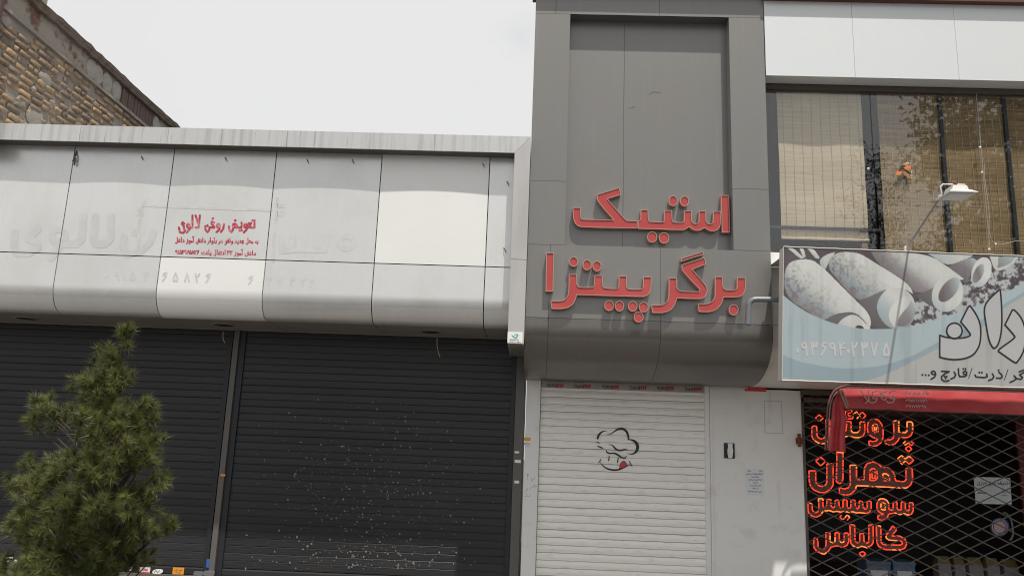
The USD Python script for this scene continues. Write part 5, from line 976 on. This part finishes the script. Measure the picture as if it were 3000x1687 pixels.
# ================================================================== PINE TREE on the verge
YPN = -4.2
S_ = 1.16460
out = [(320, 800), (335, 830), (325, 870), (300, 900), (330, 930), (320, 960), (300, 985), (360, 985), (390, 1000), (400, 1040), (385, 1070), (415, 1100), (420, 1160), (425, 1180), (420, 1240), (400, 1260), (440, 1280), (445, 1300), (430, 1330), (410, 1340), (400, 1380), (395, 1410), (330, 1420), (290, 1470), (290, 1560), (60, 1560), (-10, 1500), (-10, 1400), (30, 1380), (20, 1330), (30, 1280), (15, 1270), (40, 1240), (20, 1200), (40, 1170), (80, 1160), (75, 1100), (110, 1090), (70, 1040), (75, 1000), (110, 970), (140, 1000), (160, 1010), (215, 980), (215, 920), (185, 935), (230, 880), (250, 860), (270, 830), (300, 805)]
crown = Polygon([(a * S_, b * S_) for a, b in out]).buffer(0); core = crown.buffer(-27)
pr = np.random.default_rng(21); tufts = []
minx, miny, maxx, maxy = crown.bounds
shapely.prepare(core); bdry = crown.exterior
axis = lambda py: W(np.interp(py, [935, 1690, 1920], [368, 300, 292]), py, YPN)
# clumps first, then tufts around each clump
clumps = []
while len(clumps) < 195:
    p = Point(pr.uniform(minx, maxx), pr.uniform(miny, maxy))
    if not core.contains(p): continue
    d_ = bdry.distance(p); c = W(p.x, p.y, YPN); half = min(.72, .10 + d_ / 327. * 1.15)
    dy = pr.uniform(-1, .7) * half if pr.random() < .35 else -half * pr.uniform(.6, 1.)
    sc_ = (YPN + dy - EYE[1]) / (YPN - EYE[1]); c = EYE + (c - EYE) * sc_; clumps.append(c)
edgy = set()
for (a, b) in ((318, 806), (322, 832), (306, 848), (290, 868), (272, 878), (300, 884), (262, 905), (290, 905), (318, 922), (302, 938), (225, 932), (240, 948), (262, 940), (282, 955), (205, 940), (248, 985), (270, 990), (110, 985), (122, 1010), (100, 1030), (150, 1035), (90, 1040), (372, 1000), (388, 1020), (435, 1290), (420, 1305), (405, 1318), (35, 1190), (60, 1200), (40, 1290), (60, 1310), (20, 1400), (80, 1420), (120, 1440), (170, 1440), (210, 1430), (240, 1440), (350, 1395), (380, 1390)):
    clumps.append(W((a - 6) * S_, (b + 24) * S_, YPN - .1)); edgy.add(len(clumps) - 1)
nv, nf, tone = [], [], []
limbs = []
def needle_tuft(c, ax, nn, L):
    a = ax / np.linalg.norm(ax); b = np.cross(a, [.3, .5, .8]); b /= np.linalg.norm(b); e_ = np.cross(a, b)
    tb = float(np.clip(pr.normal(.30, .17), 0, .62)); tb = .66 if pr.random() < .012 else tb
    for _ in range(nn):
        th = pr.uniform(0, 2 * np.pi); ph = abs(pr.normal(0, .75)) + .12; s0 = pr.uniform(-.04, .01)
        d = a * math.cos(ph) + (b * math.cos(th) + e_ * math.sin(th)) * math.sin(ph); l = L * pr.uniform(.6, 1.1)
        o = c + a * s0; tip = o + d * l + np.array([0, 0, -.014 * pr.uniform(0, 1)])
        sd = np.cross(d, pr.normal(size=3)); sd /= np.linalg.norm(sd) + 1e-9; k = len(nv); w_ = .0020
        nv.extend([o - sd * w_, o + sd * w_, tip]); nf.append([k, k + 1, k + 2]); tone.extend([min(.64, tb + (.14 if ph < .4 else 0))] * 3)
for ci, c in enumerate(clumps):
    py = 843.5 - FPX * ((c - EYE) @ _u) / ((c - EYE) @ _fw); ax0 = axis(py); outd = c - ax0; outd[2] = 0; outd = outd / (np.linalg.norm(outd) + .05)
    for _ in range(pr.integers(4, 7)):
        o = c + pr.normal(0, .03 if ci in edgy else .058, 3); needle_tuft(o, outd * .8 + np.array([0, 0, .75]) + pr.normal(0, .35, 3), pr.integers(95, 120), .098)
    limbs.append(c)
pt = thing('pine_tree', 'young bushy pine tree standing in front of the dark shutters at lower left', 'tree')
cr = obj('crown', (np.array(nv), np.array(nf)), K['needle'], pt)
UsdGeom.PrimvarsAPI(UsdGeom.Mesh(cr)).CreatePrimvar('tone', Sdf.ValueTypeNames.FloatArray, 'vertex').Set(Vt.FloatArray.FromNumpy(np.array(tone, np.float32)))
ty = [1930, 1690, 1500, 1300, 1150, 1020, 950]; tr_ = [.075, .065, .052, .04, .028, .016, .008]
tpts = np.array([axis(y) for y in ty]); tpts[0][2] = -.01; obj('trunk', tube(tpts, tr_, 12), K['bark'], pt, smooth=True)
lm = []
for c in limbs:
    z0 = max(.45, c[2] - .12 - .55 * np.hypot(*(c - tpts[2])[:2])); k = np.argsort(-tpts[:, 2]); bx_ = np.array([np.interp(z0, tpts[:, 2], tpts[:, i]) for i in range(2)]); b = np.array([*bx_, z0])
    mid = (b + c) / 2 + np.array([0, 0, -.03]); lm.append(tube([b, mid, c], [.011, .008, .004], 5))
obj('limbs', trimesh.util.concatenate(lm), K['bark'], pt)
# a ring of soil round it
m = trimesh.creation.cylinder(.55, .012, sections=32); m.apply_translation([tpts[0][0], YPN, .008]); obj('planting_soil', m, K['bark'], kind='structure')

# ================================================================== trees across the street, seen in the window glass
tg = np.random.default_rng(4)
def street_tree(x, y, h, label, R0=1.7, nc=70, lf=.13, z0=.34):
    t = thing('street_tree', label, 'tree', 'trees mirrored in the upper window'); obj('trunk', tube([(x, y, -.02), (x + .1, y, h * .3), (x, y + .1, h * .6), (x + .1, y, h * .9)], [.2, .15, .1, .03], 8), K['bark'], t)
    v, f = [], []
    for _ in range(nc):
        a, zz = tg.uniform(0, 6.28), tg.uniform(z0, 1.); rr = R0 * math.sqrt(max(.05, 1 - ((zz - .62) / .42) ** 2)) * tg.uniform(.3, 1.); c = np.array([x + rr * math.cos(a), y + rr * math.sin(a), h * zz])
        for _ in range(90):
            o = c + tg.normal(0, .28 * max(1, R0 / 2.4), 3); d1, d2 = tg.normal(size=3), tg.normal(size=3); d1 /= np.linalg.norm(d1); d2 /= np.linalg.norm(d2); k = len(v); v += [o, o + d1 * lf, o + d1 * lf * .5 + d2 * lf * .6]; f.append([k, k + 1, k + 2])
    obj('crown', (np.array(v), np.array(f)), K['leaf'], t)
street_tree(12.6, -19.5, 13.5, 'slim street tree mirrored in the dark gap of the upper window', 1.1, 60); street_tree(17.6, -19.0, 17.0, 'broad leafy street tree mirrored over the brown blinds', 3.7, 210, .30, .3)
